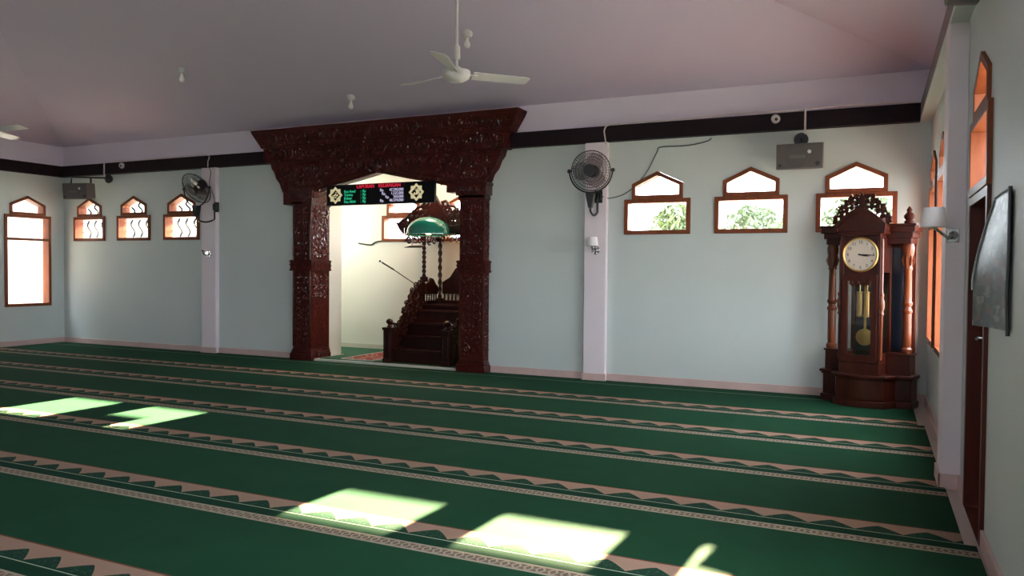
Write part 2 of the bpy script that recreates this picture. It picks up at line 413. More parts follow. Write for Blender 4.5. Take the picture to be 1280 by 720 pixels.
# skirting
def skirt(side, boxes, label):
    mb = MB()
    for b in boxes: mb.box(*b[:4], -.012, b[5])
    struct(mb.build('baseboard_' + side, M['skirt'], bevel=.003), label, 'baseboard')
skirt('front', [(-W + .018, -10.53, -.018, 0, 0, .09), (-10.545, -10.205, -.095, -.08, 0, .09), (-10.22, -8.62, -.018, 0, 0, .09), (-5.25, -3.89, -.018, 0, 0, .09), (-3.905, -3.585, -.095, -.08, 0, .09), (-3.60, -.018, -.018, 0, 0, .09)], 'pink tile skirting along the front wall')
skirt('right', [(-.018, 0, -3.36, -.018, 0, .09), (-.13, -.115, -3.675, -3.345, 0, .09), (-.13, 0, -3.675, -3.66, 0, .09), (-.018, 0, -4.02, -3.675, 0, .09), (-.018, 0, -D, -4.85, 0, .09)], 'pink tile skirting along the right wall')
skirt('left', [(-W, -W + .018, -D, 0, 0, .09)], 'pink tile skirting along the left wall')

# ------------------------------------------------------------------ windows
def inset(poly, d):
    out = []; n = len(poly)
    for i in range(n):
        p0, p1, p2 = Vector(poly[i - 1]), Vector(poly[i]), Vector(poly[(i + 1) % n])
        e1, e2 = (p1 - p0).normalized(), (p2 - p1).normalized()
        n1, n2 = Vector((-e1.y, e1.x)), Vector((-e2.y, e2.x))
        b = (n1 + n2); b = b / max(.2, b.dot(n1)); out.append(tuple(p1 + b * d))
    return out
wn = [0]
def window(loc, rotz, z0, label, grille=False, mid=False, rect=True):
    wn[0] += 1
    t = thing('window_%d' % wn[0], label, 'window', loc, rotz, kind='structure')
    mb = MB(); h = WIN / 2 - .002
    low = [(-h, z0 + .002), (h, z0 + .002), (h, 2.288), (-h, 2.288)]
    up = [(-.318, 2.29), (.318, 2.29), (.318, 2.478), (0, 2.627), (-.318, 2.478)]
    il, iu = inset(low, .05), inset(up, .046)
    if rect: mb.ring(low, il, 'xz', -.025, .148)
    else: mb.box(-h, h, -.025, .148, z0 + .002, 2.288) if False else None
    mb.ring(up, iu, 'xz', -.02, .148)
    if mid: mb.box(-h + .05, h - .05, -.02, .14, 1.84, 1.885)
    mb.build('window_frame', M['winw'], t, bevel=.004)
    if rect:
        g = MB(); g.prism(inset(low, .048), 'xz', .100, .106); g.build('pane', M['glass'], t)
    g = MB(); g.prism(inset(up, .044), 'xz', .100, .106); g.build('pane', M['glass'], t)
    if grille:
        g = MB()
        for s in (-.19, 0, .19):
            for zc, hh in ((2.07, .15),) + (((2.42, .10),) if abs(s) < .15 or True else ()):
                pts = [(s + .05 * math.sin(q / 10 * 2 * PI), .135, zc - hh + 2 * hh * q / 10) for q in range(11)]
                if zc > 2.3 and abs(s) > .15: pts = [p for p in pts if p[2] < 2.46]
                g.tube(pts, .016, 5)
        g.box(-.365, .365, .13, .14, 2.015, 2.025); g.box(-.365, .365, .13, .14, 2.17, 2.18)
        g.build('grille', M['iron'], t)
    return t
def portal(loc, sx, sz, rot):
    l = bpy.data.lights.new('daylight_portal', 'AREA'); l.shape = 'RECTANGLE'; l.size = sx; l.size_y = sz
    l.cycles.is_portal = True
    o = bpy.data.objects.new('daylight_portal', l); C.objects.link(o); o.location = loc; o.rotation_euler = rot
place = ['nearest the wall fan', 'midway between the wall fan and the tall clock', 'behind the tall clock']
for c, s in zip(FW, place): window((c, 0, 0), 0, 1.85, 'small arched wooden window on the front wall, ' + s)
place = ['below the loudspeaker', 'second from the left corner', 'beside the tilted wall fan']
for c, s in zip(FL, place): window((c, 0, 0), 0, 1.85, 'small arched window with scroll grille on the front wall, ' + s, grille=True)
window((-W, LWN[0], 0), PI / 2, .68, 'tall arched window on the left wall beside the corner', mid=True)
for c, s in zip(RW, ('nearest the tall clock', 'second from the tall clock', 'hidden by the pilaster')):
    window((0, c, 0), -PI / 2, .68, 'tall arched window on the right wall, ' + s, mid=True)
for c in FW + FL: portal((c, .17, 2.24), .83, .78, (-PI / 2, 0, 0))
for c in RW + RWB: portal((.17, c, 1.65), 1.95, .83, (0, PI / 2, 0))
portal((.17, DOOR, 2.24), .78, .83, (0, PI / 2, 0))
for c in LWN: portal((-W - .17, c, 1.65), 1.95, .83, (0, -PI / 2, 0))
for x in BD: portal((x, -D - .17, 2.24), .83, .78, (PI / 2, 0, 0))
# door with its transom
window((0, DOOR, 0), -PI / 2, 1.85, 'arched transom window over the dark door on the right wall')
d = thing('door_1', 'dark red wooden door below the arched transom on the right wall', 'door', (0, DOOR, 0), -PI / 2, kind='structure')
mb = MB(); mb.ring([(-.413, 0.002), (.413, .002), (.413, 1.848), (-.413, 1.848)], [(-.36, 0.003), (.36, .003), (.36, 1.80), (-.36, 1.80)], 'xz', -.02, .148)
mb.build('door_frame', M['doorw'], d, bevel=.004)
mb = MB(); mb.box(-.358, .358, .07, .11, .008, 1.798)
for zz in ((.15, .75), (.9, 1.65)):
    for xx in ((-.29, -.03), (.03, .29)):
        mb.ring([(xx[0], zz[0]), (xx[1], zz[0]), (xx[1], zz[1]), (xx[0], zz[1])], inset([(xx[0], zz[0]), (xx[1], zz[0]), (xx[1], zz[1]), (xx[0], zz[1])], .03), 'xz', .055, .07)
dl = mb.build('door_leaf', M['doorw'], d, bevel=.003)
mb = MB(); mb.box(-.32, -.28, .06, .07, .92, 1.1); mb.tube([(-.30, .06, 1.02), (-.30, .02, 1.02), (-.2, .015, 1.02)], .009, 8)
mb.build('door_handle', M['chrome'], dl)

# ------------------------------------------------------------------ niche behind the arch
NY, NZ = 1.5, .03
mb = MB(); wall_mesh(mb, -9.5, -4.5, 3.05, [hole(-7.655, 1.85), hole(-6.47, 1.85), (-9.3 , -9.29, 2.9, 2.95)][:2], 'xz', NY, NY + .15, 2.9)
mb.cur = 0
mb.box(-9.65, -9.5, .15, NY + .15, 0, 3.05); mb.box(-4.5, -4.35, .15, NY + .15, 0, 3.05)
struct(mb.build('wall_niche', [M['niche'], M['niche']]), 'white plaster walls of the niche behind the carved arch', 'wall')
mb = MB(); mb.box(-9.65, -4.35, .15, NY + .15, 3.0, 3.1)
struct(mb.build('ceiling_niche', M['niche']), 'white ceiling of the niche behind the carved arch', 'ceiling')
mb = MB(); mb.box(-8.2, -5.67, -.12, .15, -.012, NZ); mb.box(-9.5, -4.5, .15, NY, -.012, NZ)
struct(mb.build('floor_niche', M['lip'], bevel=.004), 'raised niche floor with a white stone edge', 'floor')
mb = MB(); mb.box(-8.56, -8.24, .285, .62, NZ, 3.0); mb.box(-5.67, -5.3, .285, .62, NZ, 3.0)
struct(mb.build('trim_11', M['niche'], bevel=.004), 'white plaster reveals inside the carved arch', 'pilaster')
mb = MB(); mb.box(-9.5, -4.5, NY - .015, NY, NZ, NZ + .08)
struct(mb.build('baseboard_niche', M['lip']), 'pale skirting of the niche back wall', 'baseboard')
window((-7.655, NY, 0), 0, 1.85, 'arched window in the niche, left of the pulpit crown')
window((-6.47, NY, 0), 0, 1.85, 'arched window in the niche, right of the pulpit crown')
for c in (-7.655, -6.47): portal((c, NY + .17, 2.24), .83, .78, (-PI / 2, 0, 0))
mb = MB(); mb.box(-2.4, 2.4, -.24, .61, 0, .008); mb.box(-1.12, 1.26, -.92, -.24, 0, .008)
tag(mb.build('carpet', mat('plain_green_carpet', (.012, .10, .055), .85, vary=.2), loc=(-7.0, .86, NZ)), 'plain green carpet covering the niche floor behind the arch', 'carpet')
mb = MB(); mb.box(-.265, .265, -.55, .55, 0, .008); mb.cur = 1
mb.box(-.285, -.265, -.57, .57, 0, .009); mb.box(.265, .285, -.57, .57, 0, .009); mb.box(-.265, .265, -.57, -.55, 0, .009); mb.box(-.265, .265, .55, .57, 0, .009)
tag(mb.build('prayer_rug', [M['rug'], M['lip']], loc=(-7.48, .56, NZ + .008)), 'red and white patterned prayer rug on the niche floor beside the pulpit', 'rug')

# ------------------------------------------------------------------ carpet rolls
T0, S = -1.23, 1.139
ends = [-.142, -.09, -.09, -.085, -.03, -.03, -.03, -.03, -.03, -.03]
ordn = ['nearest the front wall', 'second from the front wall', 'third from the front wall', 'fourth from the front wall', 'fifth from the front wall', 'sixth from the front wall', 'seventh from the front wall', 'eighth from the front wall', 'ninth from the front wall', 'tenth from the front wall']
for k in range(10):
    y1 = -.022 if k == 0 else T0 - (k - 1) * S - .192
    y0 = T0 - k * S - .19
    mb = MB(); tk = T0 - k * S
    # local origin at the top of this roll's tan band; the far strip of the roll carries the woven key stripe
    xe = ends[k] + W / 2
    mb.box(-W / 2 + .03, xe, y0 - tk, y1 - tk, -.01, 0)
    o = mb.build('prayer_carpet', M['carpet_edge' if k == 0 else 'carpet'], loc=(-W / 2, tk, 0))
    tag(o, 'long green prayer carpet roll with tan scalloped border, ' + ordn[k], 'carpet', 'green prayer carpet rolls')

# ------------------------------------------------------------------ carved arch
ar = thing('mihrab_arch', 'dark red carved wooden arch framing the niche on the front wall', 'arch', (-7.007, 0, 0))
def post(sx, label=None):
    x0, x1 = (-1.553, -1.203) if sx < 0 else (1.347, 1.717)
    xc = (x0 + x1) / 2
    mb = MB(); mb.box(x0, x1, -.15, .28, .16, 2.36)
    p = mb.build('post', M['carved'], ar, bevel=.006)
    b = MB()
    for e, z0, z1 in ((.035, .0, .10), (.022, .10, .135), (.01, .135, .165)):
        b.box(x0 - e, x1 + e, -.15 - e, -.002, z0, z1); b.box(x0 - (e if sx > 0 else 0), x1 + (e if sx < 0 else 0), -.002, .28, z0, z1)
    b.build('plinth', M['relief'], p, bevel=.006)
    b = MB()
    for e, z0, z1 in ((.03, 1.353, 1.52), (.04, 1.36, 1.38), (.04, 1.49, 1.51)):
        b.box(x0 - e, x1 + e, -.15 - e, -.002, z0, z1); b.box(x0 - (e if sx > 0 else 0), x1 + (e if sx < 0 else 0), -.002, .28, z0, z1)
    scrolls(b, x0 - .02, x1 + .02, 1.37, 1.5, .12, lambda u, v: (u, -.181, v), r=.008)
    scrolls(b, -.17, .27, 1.37, 1.5, .12, lambda u, v: ((x1 + .031) if sx < 0 else (x0 - .031), u, v), r=.008)
    b.build('collar', M['carved'], p, bevel=.004)
    b = MB()
    for e, z0, z1 in ((.02, 2.34, 2.40), (.045, 2.40, 2.53), (.06, 2.53, 2.57)):
        b.box(x0 - e, x1 + e, -.15 - e, -.002, z0, z1); b.box(x0 - (e if sx > 0 else 0), x1 + (e if sx < 0 else 0), -.002, .28, z0, z1)
    scrolls(b, x0 - .03, x1 + .03, 2.41, 2.53, .11, lambda u, v: (u, -.196, v), r=.008)
    b.build('capital', M['relief'], p, bevel=.005)
    c = MB(); rnd = random.Random(11)
    for z0, z1 in ((.24, 1.33), (1.54, 2.32)):
        scrolls(c, x0 + .03, x1 - .03, z0, z1, .15, lambda u, v: (u, -.151, v), r=.010, rnd=rnd)
        xin = x1 if sx < 0 else x0
        scrolls(c, -.12, .25, z0 if z0 > 1 else .95, z1, .14, lambda u, v: (xin, u, v), r=.011, rnd=rnd, leaves=4)
        xo = x0 if sx < 0 else x1
        if sx > 0: scrolls(c, -.12, -.01, z0, z1, .12, lambda u, v: (xo, u, v), r=.009, rnd=rnd)
        for xx in (x0 + .012, x1 - .012): c.box(xx - .012, xx + .012, -.158, -.15, z0 - .03, z1 + .03)
    c.build('carving', M['relief'], p)
post(-1); post(1)
prof = [(1.76, 2.36), (1.76, 2.55), (1.80, 2.60), (1.83, 2.68), (1.90, 2.76), (1.94, 2.86), (1.99, 2.92), (2.02, 3.02)]
R_ = [(x - .03, z) for x, z in prof]; L_ = [(-x + .03, z) for x, z in prof]
archp = [(1.345, 2.45), (1.14, 2.45), (1.14, 2.545), (1.06, 2.56), (.9, 2.60), (.5, 2.67), (0, 2.775)]
arc = archp + [(-x, z) for x, z in reversed(archp[:-1])]
mb = MB()
poly = R_ + list(reversed(L_)) + [(-1.345, 2.36)] + [(x, z) for x, z in reversed(arc)] + [(1.345, 2.36)]
# split the body in two halves so that each face stays simple
half = [(0, 2.775), (.5, 2.67), (.9, 2.60), (1.06, 2.56), (1.14, 2.545), (1.14, 2.45), (1.345, 2.45), (1.345, 2.36)] + R_ + [(0, 3.02)]
for s in (1, -1):
    mb.prism([(s * x, z) for x, z in half], 'xz', -.17, -.002)
lt = mb.build('lintel', M['carved'], ar, bevel=.006)
mb = MB()
mb.prism([(-2.05, 3.0), (2.05, 3.0), (2.09, 3.10), (2.08, 3.20), (2.11, 3.25), (-2.11, 3.25), (-2.08, 3.20), (-2.09, 3.10)], 'xz', -.21, -.002)
mb.build('frieze', M['carved'], lt, bevel=.006)
mb = MB()
for z0, z1, a, b, ya, yb in ((3.23, 3.27, 2.12, 2.14, .225, .235), (3.27, 3.36, 2.14, 2.20, .235, .255), (3.36, 3.45, 2.20, 2.255, .255, .285), (3.45, 3.50, 2.255, 2.272, .285, .295)):
    mb.loft([(-a, -ya), (a, -ya), (a, -.002), (-a, -.002)], [(-b, -yb), (b, -yb), (b, -.002), (-b, -.002)], 'xy', z0, z1)
mb.build('cornice', M['carved'], lt, bevel=.004)
c = MB(); rnd = random.Random(5)
def in_low(x, z):
    x = abs(x)
    if x > 1.62 + (z - 2.36) * .35: return False
    if x < 1.08: return z > 2.80 - x * .2 + .07
    return z > 2.62 if x < 1.3 else True
scrolls(c, -1.98, 1.98, 2.58, 3.0, .2, lambda u, v: (u, -.171, v), in_low, r=.014, rnd=rnd, leaves=4)
scrolls(c, -2.06, 2.06, 3.03, 3.23, .19, lambda u, v: (u, -.211, v), r=.013, rnd=rnd, leaves=4)
scrolls(c, -2.12, 2.12, 3.28, 3.45, .17, lambda u, v: (u, -.245 - (v - 3.28) * .17, v), r=.012, rnd=rnd, leaves=3)
for s in (1, -1):                                                    # beaded rail that follows the arch
    c.tube([(s * x, -.172, z + .03) for x, z in [(0, 2.775), (.5, 2.67), (.9, 2.60), (1.06, 2.57), (1.2, 2.56), (1.36, 2.56)]], .014, 6)
    c.tube([(s * x, -.175, z + .09) for x, z in [(0, 2.775), (.5, 2.67), (.9, 2.60), (1.1, 2.58)]], .010, 6)
c.ball((0, -.18, 2.87), (.07, .035, .09), 12)
for q in range(7):
    a = PI * (q + .5) / 7
    c.tube([(0, -.18, 2.86), (.07 * math.cos(a), -.19, 2.86 + .07 * math.sin(a)), (.15 * math.cos(a), -.178, 2.87 + .13 * math.sin(a))], [.012, .018, .004], 6)
c.build('carving', M['relief'], lt)

# ------------------------------------------------------------------ LED sign in the arch
sg = thing('led_sign', 'black electronic board with red, green and white lettering hung in the arch', 'sign', (-6.925, -.225, 2.312))
mb = MB(); mb.box(-.918, .918, -.03, .03, 0, .30)
pn = mb.build('panel', mat('black_sign_face', (.006, .0055, .007), .3, spec=.15), sg, bevel=.006)
for w_, x_ in (('LAPORAN', -.225), ('KEUANGAN', .185)):
    mb = MB(); text_mb(mb, w_, .074, (x_, -.0325, .238), 'CENTER', squeeze=.92); mb.build('heading_text', M['red_led'], sg, smooth=20)
for i, (a, b) in enumerate((('Kas Awal', 'Rp. 47,290,000'), ('Terima', 'Rp. 1,525,000'), ('Keluar', 'Rp. 350,000'), ('Kas Akhir', 'Rp. 48,374,000'))):
    z = .180 - i * .049
    mb = MB(); text_mb(mb, a, .056, (-.60, -.0325, z), squeeze=.95); mb.build('row_text', M['green_led'], sg)
    mb = MB(); text_mb(mb, ':', .056, (-.31, -.0325, z)); mb.build('colon', M['green_led'], sg)
    mb = MB(); text_mb(mb, 'Rp', .056, (-.275, -.0325, z), squeeze=.95); mb.build('currency_text', M['green_led'], sg)
    mb = MB(); text_mb(mb, b[4:], .056, (.42, -.0325, z), 'RIGHT', squeeze=.95); mb.build('amount_text', M['white_led'], sg)
    mb = MB(); text_mb(mb, 'Rp.', .056, (.40 - .0305 * (len(b) - 4), -.0325, z), 'RIGHT', squeeze=.95); mb.build('currency_text', M['white_led'], sg)
def emblem(x, ch):
    R1, R2 = .124, .095
    out = [((R1 if k % 2 == 0 else R2) * math.sin(k * PI / 8), .15 + (R1 if k % 2 == 0 else R2) * math.cos(k * PI / 8)) for k in range(16)]
    # two crossed squares with a dark eight-sided heart
    ri = [.082, .062, .054, .062]; inn = [(ri[k % 4] * math.sin(k * PI / 8), .15 + ri[k % 4] * math.cos(k * PI / 8)) for k in range(16)]
    mb = MB(); mb.T = Matrix.Translation((x, 0, 0)); mb.ring(out, inn, 'xz', -.036, -.03)
    for k in range(8):
        a = k * PI / 4; mb.tube([(.084 * math.sin(a), -.036, .15 + .084 * math.cos(a)), (.1 * math.sin(a), -.036, .15 + .1 * math.cos(a))], .003, 4)
    e = mb.build('emblem', M['gold'], sg)
    mb = MB(); n = 0
    def st(p, r=.0075): mb.tube([(x + a, -.033, .15 + b) for a, b in p], r, 5)
    if ch == 'allah':
        st([(.045, -.03), (.045, .035)]); st([(.022, .04), (.022, -.02), (.012, -.03), (.004, -.02)])
        st([(.004, .035), (.004, -.02), (-.006, -.03), (-.016, -.022)]); st([(-.016, -.025), (-.03, -.005), (-.04, -.02), (-.03, -.032), (-.016, -.025)])
        st([(-.02, .03), (-.008, .022), (0, .03), (.01, .022), (.016, .034)], .004); st([(-.03, .045), (.02, .05)], .003)
    else:
        st([(.045, .0), (.035, .012), (.028, 0), (.036, -.01), (.045, 0), (.03, -.006), (.012, -.006)]); st([(.016, .026), (-.004, .02), (.014, -.004), (-.01, -.008)])
        st([(-.01, -.008), (-.016, .006), (-.026, -.002), (-.018, -.012)]); st([(-.022, -.008), (-.045, -.004), (-.048, -.022), (-.02, -.034), (.02, -.034)])
        st([(.0, .045), (.02, .04)], .004)
    mb.build('calligraphy', M['gold'], e)
emblem(-.755, 'muhammad'); emblem(.62 + .01, 'allah')
for x in (-.7, .7):
    mb = MB(); mb.box(x - .02, x + .02, .03, .052, .22, .30); mb.build('hanger', M['black'], sg)

# ------------------------------------------------------------------ pulpit
mi = thing('minbar', 'dark carved wooden pulpit with steps and a crowned canopy in the niche', 'pulpit', (-6.42, 0, NZ + .008))
H = .55
def stair():
    mb = MB()
    for k, (ya, z) in enumerate(((.0, .19), (.22, .37), (.44, .55), (.66, .73))):
        mb.box(-.43, .43, ya + .02, .9, 0 if k == 0 else z - .19, z)
        mb.box(-.43, .43, ya, ya + .1, z - .03, z + .006)
    return mb
stair().build('steps', M['mahog'], mi, bevel=.005)
for s in (-1, 1):
    mb = MB(); x = s * .485
    mb.box(x - .065, x + .065, -.06, .07, 0, .50); mb.box(x - .075, x + .075, -.07, .08, 0, .06); mb.box(x - .078, x + .078, -.073, .083, .47, .51)
    mb.ring([(x - .045, .12), (x + .045, .12), (x + .045, .42), (x - .045, .42)], [(x - .03, .135), (x + .03, .135), (x + .03, .405), (x - .03, .405)], 'xz', -.07, -.06)
    p = mb.build('newel_post', M['mahog'], mi, bevel=.005)
    f = MB(); f.lathe([(.03, .51), (.045, .525), (.02, .545), (.045, .57), (.055, .595), (.04, .62), (.012, .635)], (x, .005, 0), n=14); f.build('finial', M['mrelief'], p)
    # side string with its carved sweeping rail
    P = [(.07, .04), (.07, .44), (.12, .50), (.22, .50), (.28, .56), (.36, .66), (.42, .78), (.50, .86), (.56, .98), (.66, 1.06), (.76, 1.12), (.88, 1.16), (.95, 1.16), (.95, .04)]
    mb = MB(); mb.prism(P, 'yz', x - .025, x + .025)
    sd = mb.build('side_panel', M['mahog'], mi, bevel=.004)
    c = MB()
    for q in range(9):
        a, b = P[2 + q], P[3 + q]; my, mz = (a[0] + b[0]) / 2, (a[1] + b[1]) / 2
        c.tube([(x + .0, yy, zz + .01) for yy, zz in spiral(my, mz, .06, .012, 1.4, -1 + q, 1 if q % 2 else -1, 16)], .013, 6)
    def ins(yy, zz):
        for i in range(2, 11):
            if P[i][0] <= yy <= P[i + 1][0]: return zz < P[i][1] - .06
        return False
    for xx in (x - .025, x + .025): scrolls(c, .1, .92, .1, 1.05, .14, lambda u, v: (xx, u, v), ins, r=.009, leaves=3)
    c.tube([(x, .07, .57), (x, -.005, .545), (x, .12, .56), (x, .18, .53)], [.02, .015, .022, .012], 6)
    c.build('carving', M['mrelief'], sd)
# platform body
mb = MB(); mb.box(-.5, .5, .92, 1.44, 0, .77); mb.box(-.53, .53, .9, 1.485, .77, .81)
for zz in ((.08, .38), (.44, .72)):
    mb.ring([(.97, zz[0]), (1.4, zz[0]), (1.4, zz[1]), (.97, zz[1])], [(1.0, zz[0] + .03), (1.37, zz[0] + .03), (1.37, zz[1] - .03), (1.0, zz[1] - .03)], 'yz', -.512, -.5)
mb.build('platform', M['mahog'], mi, bevel=.005)
# columns: core with two twisted strands
for cx in (-.485, .485):
    for cy in (.95, 1.44):
        mb = MB(); z0, z1 = (1.16 if cy < 1 else .81), 1.86
        mb.tube([(cx, cy, z0 + .08), (cx, cy, z1 - .06)], .02, 8)
        for ph in (0, PI):
            mb.tube([(cx + .018 * math.cos(ph + q * .55), cy + .018 * math.sin(ph + q * .55), z0 + .08 + (z1 - z0 - .14) * q / 44) for q in range(45)], .017, 6)
        mb.box(cx - .045, cx + .045, cy - .045, cy + .045, z0, z0 + .08); mb.box(cx - .045, cx + .045, cy - .045, cy + .045, z1 - .06, z1)
        mb.build('column', M['mrelief'], mi, bevel=.003)
# rails with little spindles, carved top boards
def rail(pl, a0, a1, d, top):
    mb = MB(); mb.T = Matrix.Translation((0, 0, -.07)); mb.prism([(a0, .88), (a1, .88), (a1, .93), (a0, .93)], pl, d - .02, d + .02)
    mb.prism(top, pl, d - .018, d + .018)
    r = mb.build('rail_board', M['mahog'], mi, bevel=.003)
    n = max(4, round((a1 - a0) / .07))
    mb = MB(); mb.T = Matrix.Translation((0, 0, -.07))
    for i in range(n):
        a = a0 + (a1 - a0) * (i + .5) / n; p = MB.pt(pl, a, 0, d)
        mb.lathe([(.012, .93), (.018, .95), (.009, .965), (.019, .98), (.009, .995), (.018, 1.01), (.012, 1.03)], (p[0], p[1], 0), n=8)
    mb.build('spindles', M['mrelief'], r)
for s in (-.485, .485):
    rail('yz', 1.0, 1.355, s, [(1.0, 1.03), (1.355, 1.03), (1.355, 1.16), (1.3, 1.18), (1.22, 1.27), (1.14, 1.29), (1.06, 1.22), (1.0, 1.2)])
rail('xz', -.44, .44, 1.455, [(-.44, 1.03), (.44, 1.03), (.44, 1.22), (.3, 1.3), (.2, 1.44), (0, 1.56), (-.2, 1.44), (-.3, 1.3), (-.44, 1.22)])
# canopy
CY0 = .50
mb = MB()
for a in ((-.56, .56, CY0, CY0 + .05, 1.86, 1.98), (-.56, -.50, CY0, 1.45, 1.86, 1.98), (.50, .56, CY0, 1.45, 1.86, 1.98), (-.60, .60, CY0 - .04, CY0 + .06, 1.98, 2.01), (-.60, -.49, CY0 + .06, 1.48, 1.98, 2.01), (.49, .60, CY0 + .06, 1.48, 1.98, 2.01), (-.49, .03, CY0 + .06, 1.42, 1.985, 2.005)):  # last box: roof board added on one side to trim the sun patch
    mb.box(*a)
cn = mb.build('canopy', M['mahog'], mi, bevel=.004)
c = MB(); rnd = random.Random(2)
yf = CY0 - .02
c.prism([(-.24, 2.0), (.24, 2.0), (.17, 2.16), (.05, 2.36), (0, 2.45), (-.05, 2.36), (-.17, 2.16)], 'xz', yf - .03, yf + .03)
def lobe(u, v):
    return abs(u) > .10 and v < 2.43 - abs(u) * .60 and abs(u) < .64
scrolls(c, -.64, .64, 2.0, 2.40, .082, lambda u, v: (u, yf, v), lobe, r=.021, rnd=rnd, leaves=4)
for s in (1, -1):
    c.tube([(s * u, yf, v) for u, v in ((.10, 2.34), (.17, 2.36), (.24, 2.29), (.31, 2.28), (.38, 2.21), (.45, 2.18), (.52, 2.11), (.58, 2.09), (.64, 2.02))], .024, 6)
    c.prism([(s * .56, 1.99), (s * .70, 2.08), (s * .63, 1.96), (s * .56, 1.88)], 'xz', yf - .02, yf + .02)
    # side crests
    for j in range(6):
        c.tube([(s * .57, yy, zz) for yy, zz in spiral(.55 + j * .16, 2.07, .075, .02, 1.4, j, 1 if j % 2 else -1, 16)], .016, 6)
c.build('crest', M['mrelief'], cn)
for s in (-1, 1):                                                    # hanging fretwork under the canopy
    c = MB()
    for j in range(6):
        c.tube([(s * .53, yy, zz) for yy, zz in spiral(.58 + j * .15, 1.81, .07, .02, 1.3, j * 1.3, 1 if j % 2 else -1, 14)], .012, 6)
    for j in range(4):
        c.tube([(xx, CY0 + .025, zz) for xx, zz in spiral(s * (.12 + j * .125), 1.82 - j * .012, .06, .016, 1.3, j * 1.1, s, 14)], .012, 6)
    c.build('valance', M['mrelief'], cn)
# green domed lamp hung in front of the canopy
gl = thing('pendant_lamp', 'glossy green domed lamp hung in front of the pulpit canopy', 'lamp', (-6.29, .06, 1.885))
mb = MB()
pr = [(.315, .0), (.32, .012), (.31, .03)] + [(.31 * math.cos(a), .03 + .225 * math.sin(a)) for a in [PI / 2 * q / 9 for q in range(1, 9)]] + [(.02, .256)]
pin = [(.015, .24)] + [(.295 * math.cos(a), .022 + .212 * math.sin(a)) for a in [PI / 2 * q / 9 for q in range(8, 0, -1)]] + [(.30, .015), (.305, .002), (.315, .0)]
mb.lathe(pr + pin, n=40)
br = [(.047 + .365 * math.cos(a), .365 * math.sin(a)) for a in [2 * PI * q / 40 for q in range(40)]]; bi = [(.29 * math.cos(a), .29 * math.sin(a)) for a in [2 * PI * q / 40 for q in range(40)]]
mb.ring(br, bi, 'xy', -.004, .012); mb.build('lamp_shade', M['green'], gl)
mb = MB(); mb.tube([(0, 0, .245), (0, .02, .27), (0, .1, .262), (0, .42, .262)], .008, 8); mb.build('hanging_arm', M['mahog'], gl)
mb = MB(); mb.ball((0, 0, .05), (.035, .035, .05), 12); mb.lathe([(.015, .09), (.02, .1), (.02, .2), (.012, .21)], n=10); mb.build('bulb', M['bulb'], gl)
# microphones
mk = thing('microphone_stand', 'thin black boom microphone reaching out left of the pulpit steps', 'microphone', (-6.90, .70, 1.12 + NZ))
mb = MB(); mb.tube([(0, 0, -.01), (-.02, 0, .02), (-.28, -.20, .24)], .008, 6); mb.build('boom', M['black'], mk)
mb = MB(); mb.tube([(-.27, -.19, .232), (-.42, -.30, .345)], [.013, .012], 8); mb.ball((-.44, -.315, .36), .018, 8); mb.build('microphone', M['black'], mk)
mk = thing('microphone', 'short black microphone hanging on a wire below the green lamp', 'microphone', (-6.60, .12, 1.72))
mb = MB(); mb.tube([(0, 0, .0), (0, .0, .17)], .005, 6); mb.build('wire', M['black'], mk)
mb = MB(); mb.tube([(-.13, 0, -.012), (-.03, 0, 0), (.15, 0, 0), (.19, 0, .004)], [.004, .016, .016, .01], 8); mb.build('body', M['black'], mk)

# ------------------------------------------------------------------ longcase clock
ck = thing('grandfather_clock', 'tall dark wooden grandfather clock with side columns in the right corner', 'clock', (-.535, -.20, 0), -math.radians(18))
y0w, y0t = -.20, -.42                        # fronts of the wings and of the tower
mb = MB()
def bow(e, zf): return [(-.45 - e, 0), (-.45 - e, y0w - e), (-.30 - e, y0w - .03 - e), (-.24 - e, y0t + .03 - e), (-.12, y0t - .03 - e), (0, y0t - .045 - e), (.12, y0t - .03 - e), (.24 + e, y0t + .03 - e), (.30 + e, y0w - .03 - e), (.45 + e, y0w - e), (.45 + e, 0)]
mb.prism(bow(.02, 0), 'xy', 0, .07); mb.prism(bow(0, 0), 'xy', .07, .29); mb.prism(bow(.015, 0), 'xy', .29, .31); mb.prism(bow(.03, 0), 'xy', .31, .34)
mb.build('base', M['clockw'], ck, bevel=.006)
mb = MB()                                    # tower shell: back, cheeks, top, sill and head round the hollow trunk
TW = .2
mb.box(-TW, TW, -.03, 0, .34, 1.80); mb.box(-TW, TW, y0t, 0, 1.78, 1.82); mb.box(-TW, TW, y0t, 0, .34, .46)
for s in (-1, 1):
    for ya, yb in ((y0t, y0t + .06), (-.09, -.03)):
        mb.box(min(s * TW, s * (TW - .035)), max(s * TW, s * (TW - .035)), ya, yb, .46, 1.78)
    mb.box(min(s * TW, s * (TW - .03)), max(s * TW, s * (TW - .03)), y0t + .06, -.09, 1.40, 1.78); mb.box(min(s * TW, s * (TW - .03)), max(s * TW, s * (TW - .03)), y0t + .06, -.09, .46, .56)
mb.box(-TW, TW, y0t + .02, y0t + .05, 1.38, 1.78)
tr = mb.build('case', M['clockw'], ck, bevel=.004)
mb = MB()                                    # wings behind the columns
for s in (-1, 1):
    a, b = (TW, .43) if s > 0 else (-.43, -TW)
    mb.box(a, b, y0w, 0, .34, .56)
    if s > 0: mb.box(a, b, -.03, 0, .56, 1.70)
    mb.box(min(s * .445, s * TW), max(s * .445, s * TW), y0w - .01, 0, .545, .565)
mb.build('wing', M['clockw'], ck, bevel=.005)
for s in (1,):
    mb = MB(); a, b = TW + .005, .33
    mb.box(a, b, -.045, -.03, .58, 1.66); mb.build('side_mirror', M['darkglass'], ck)
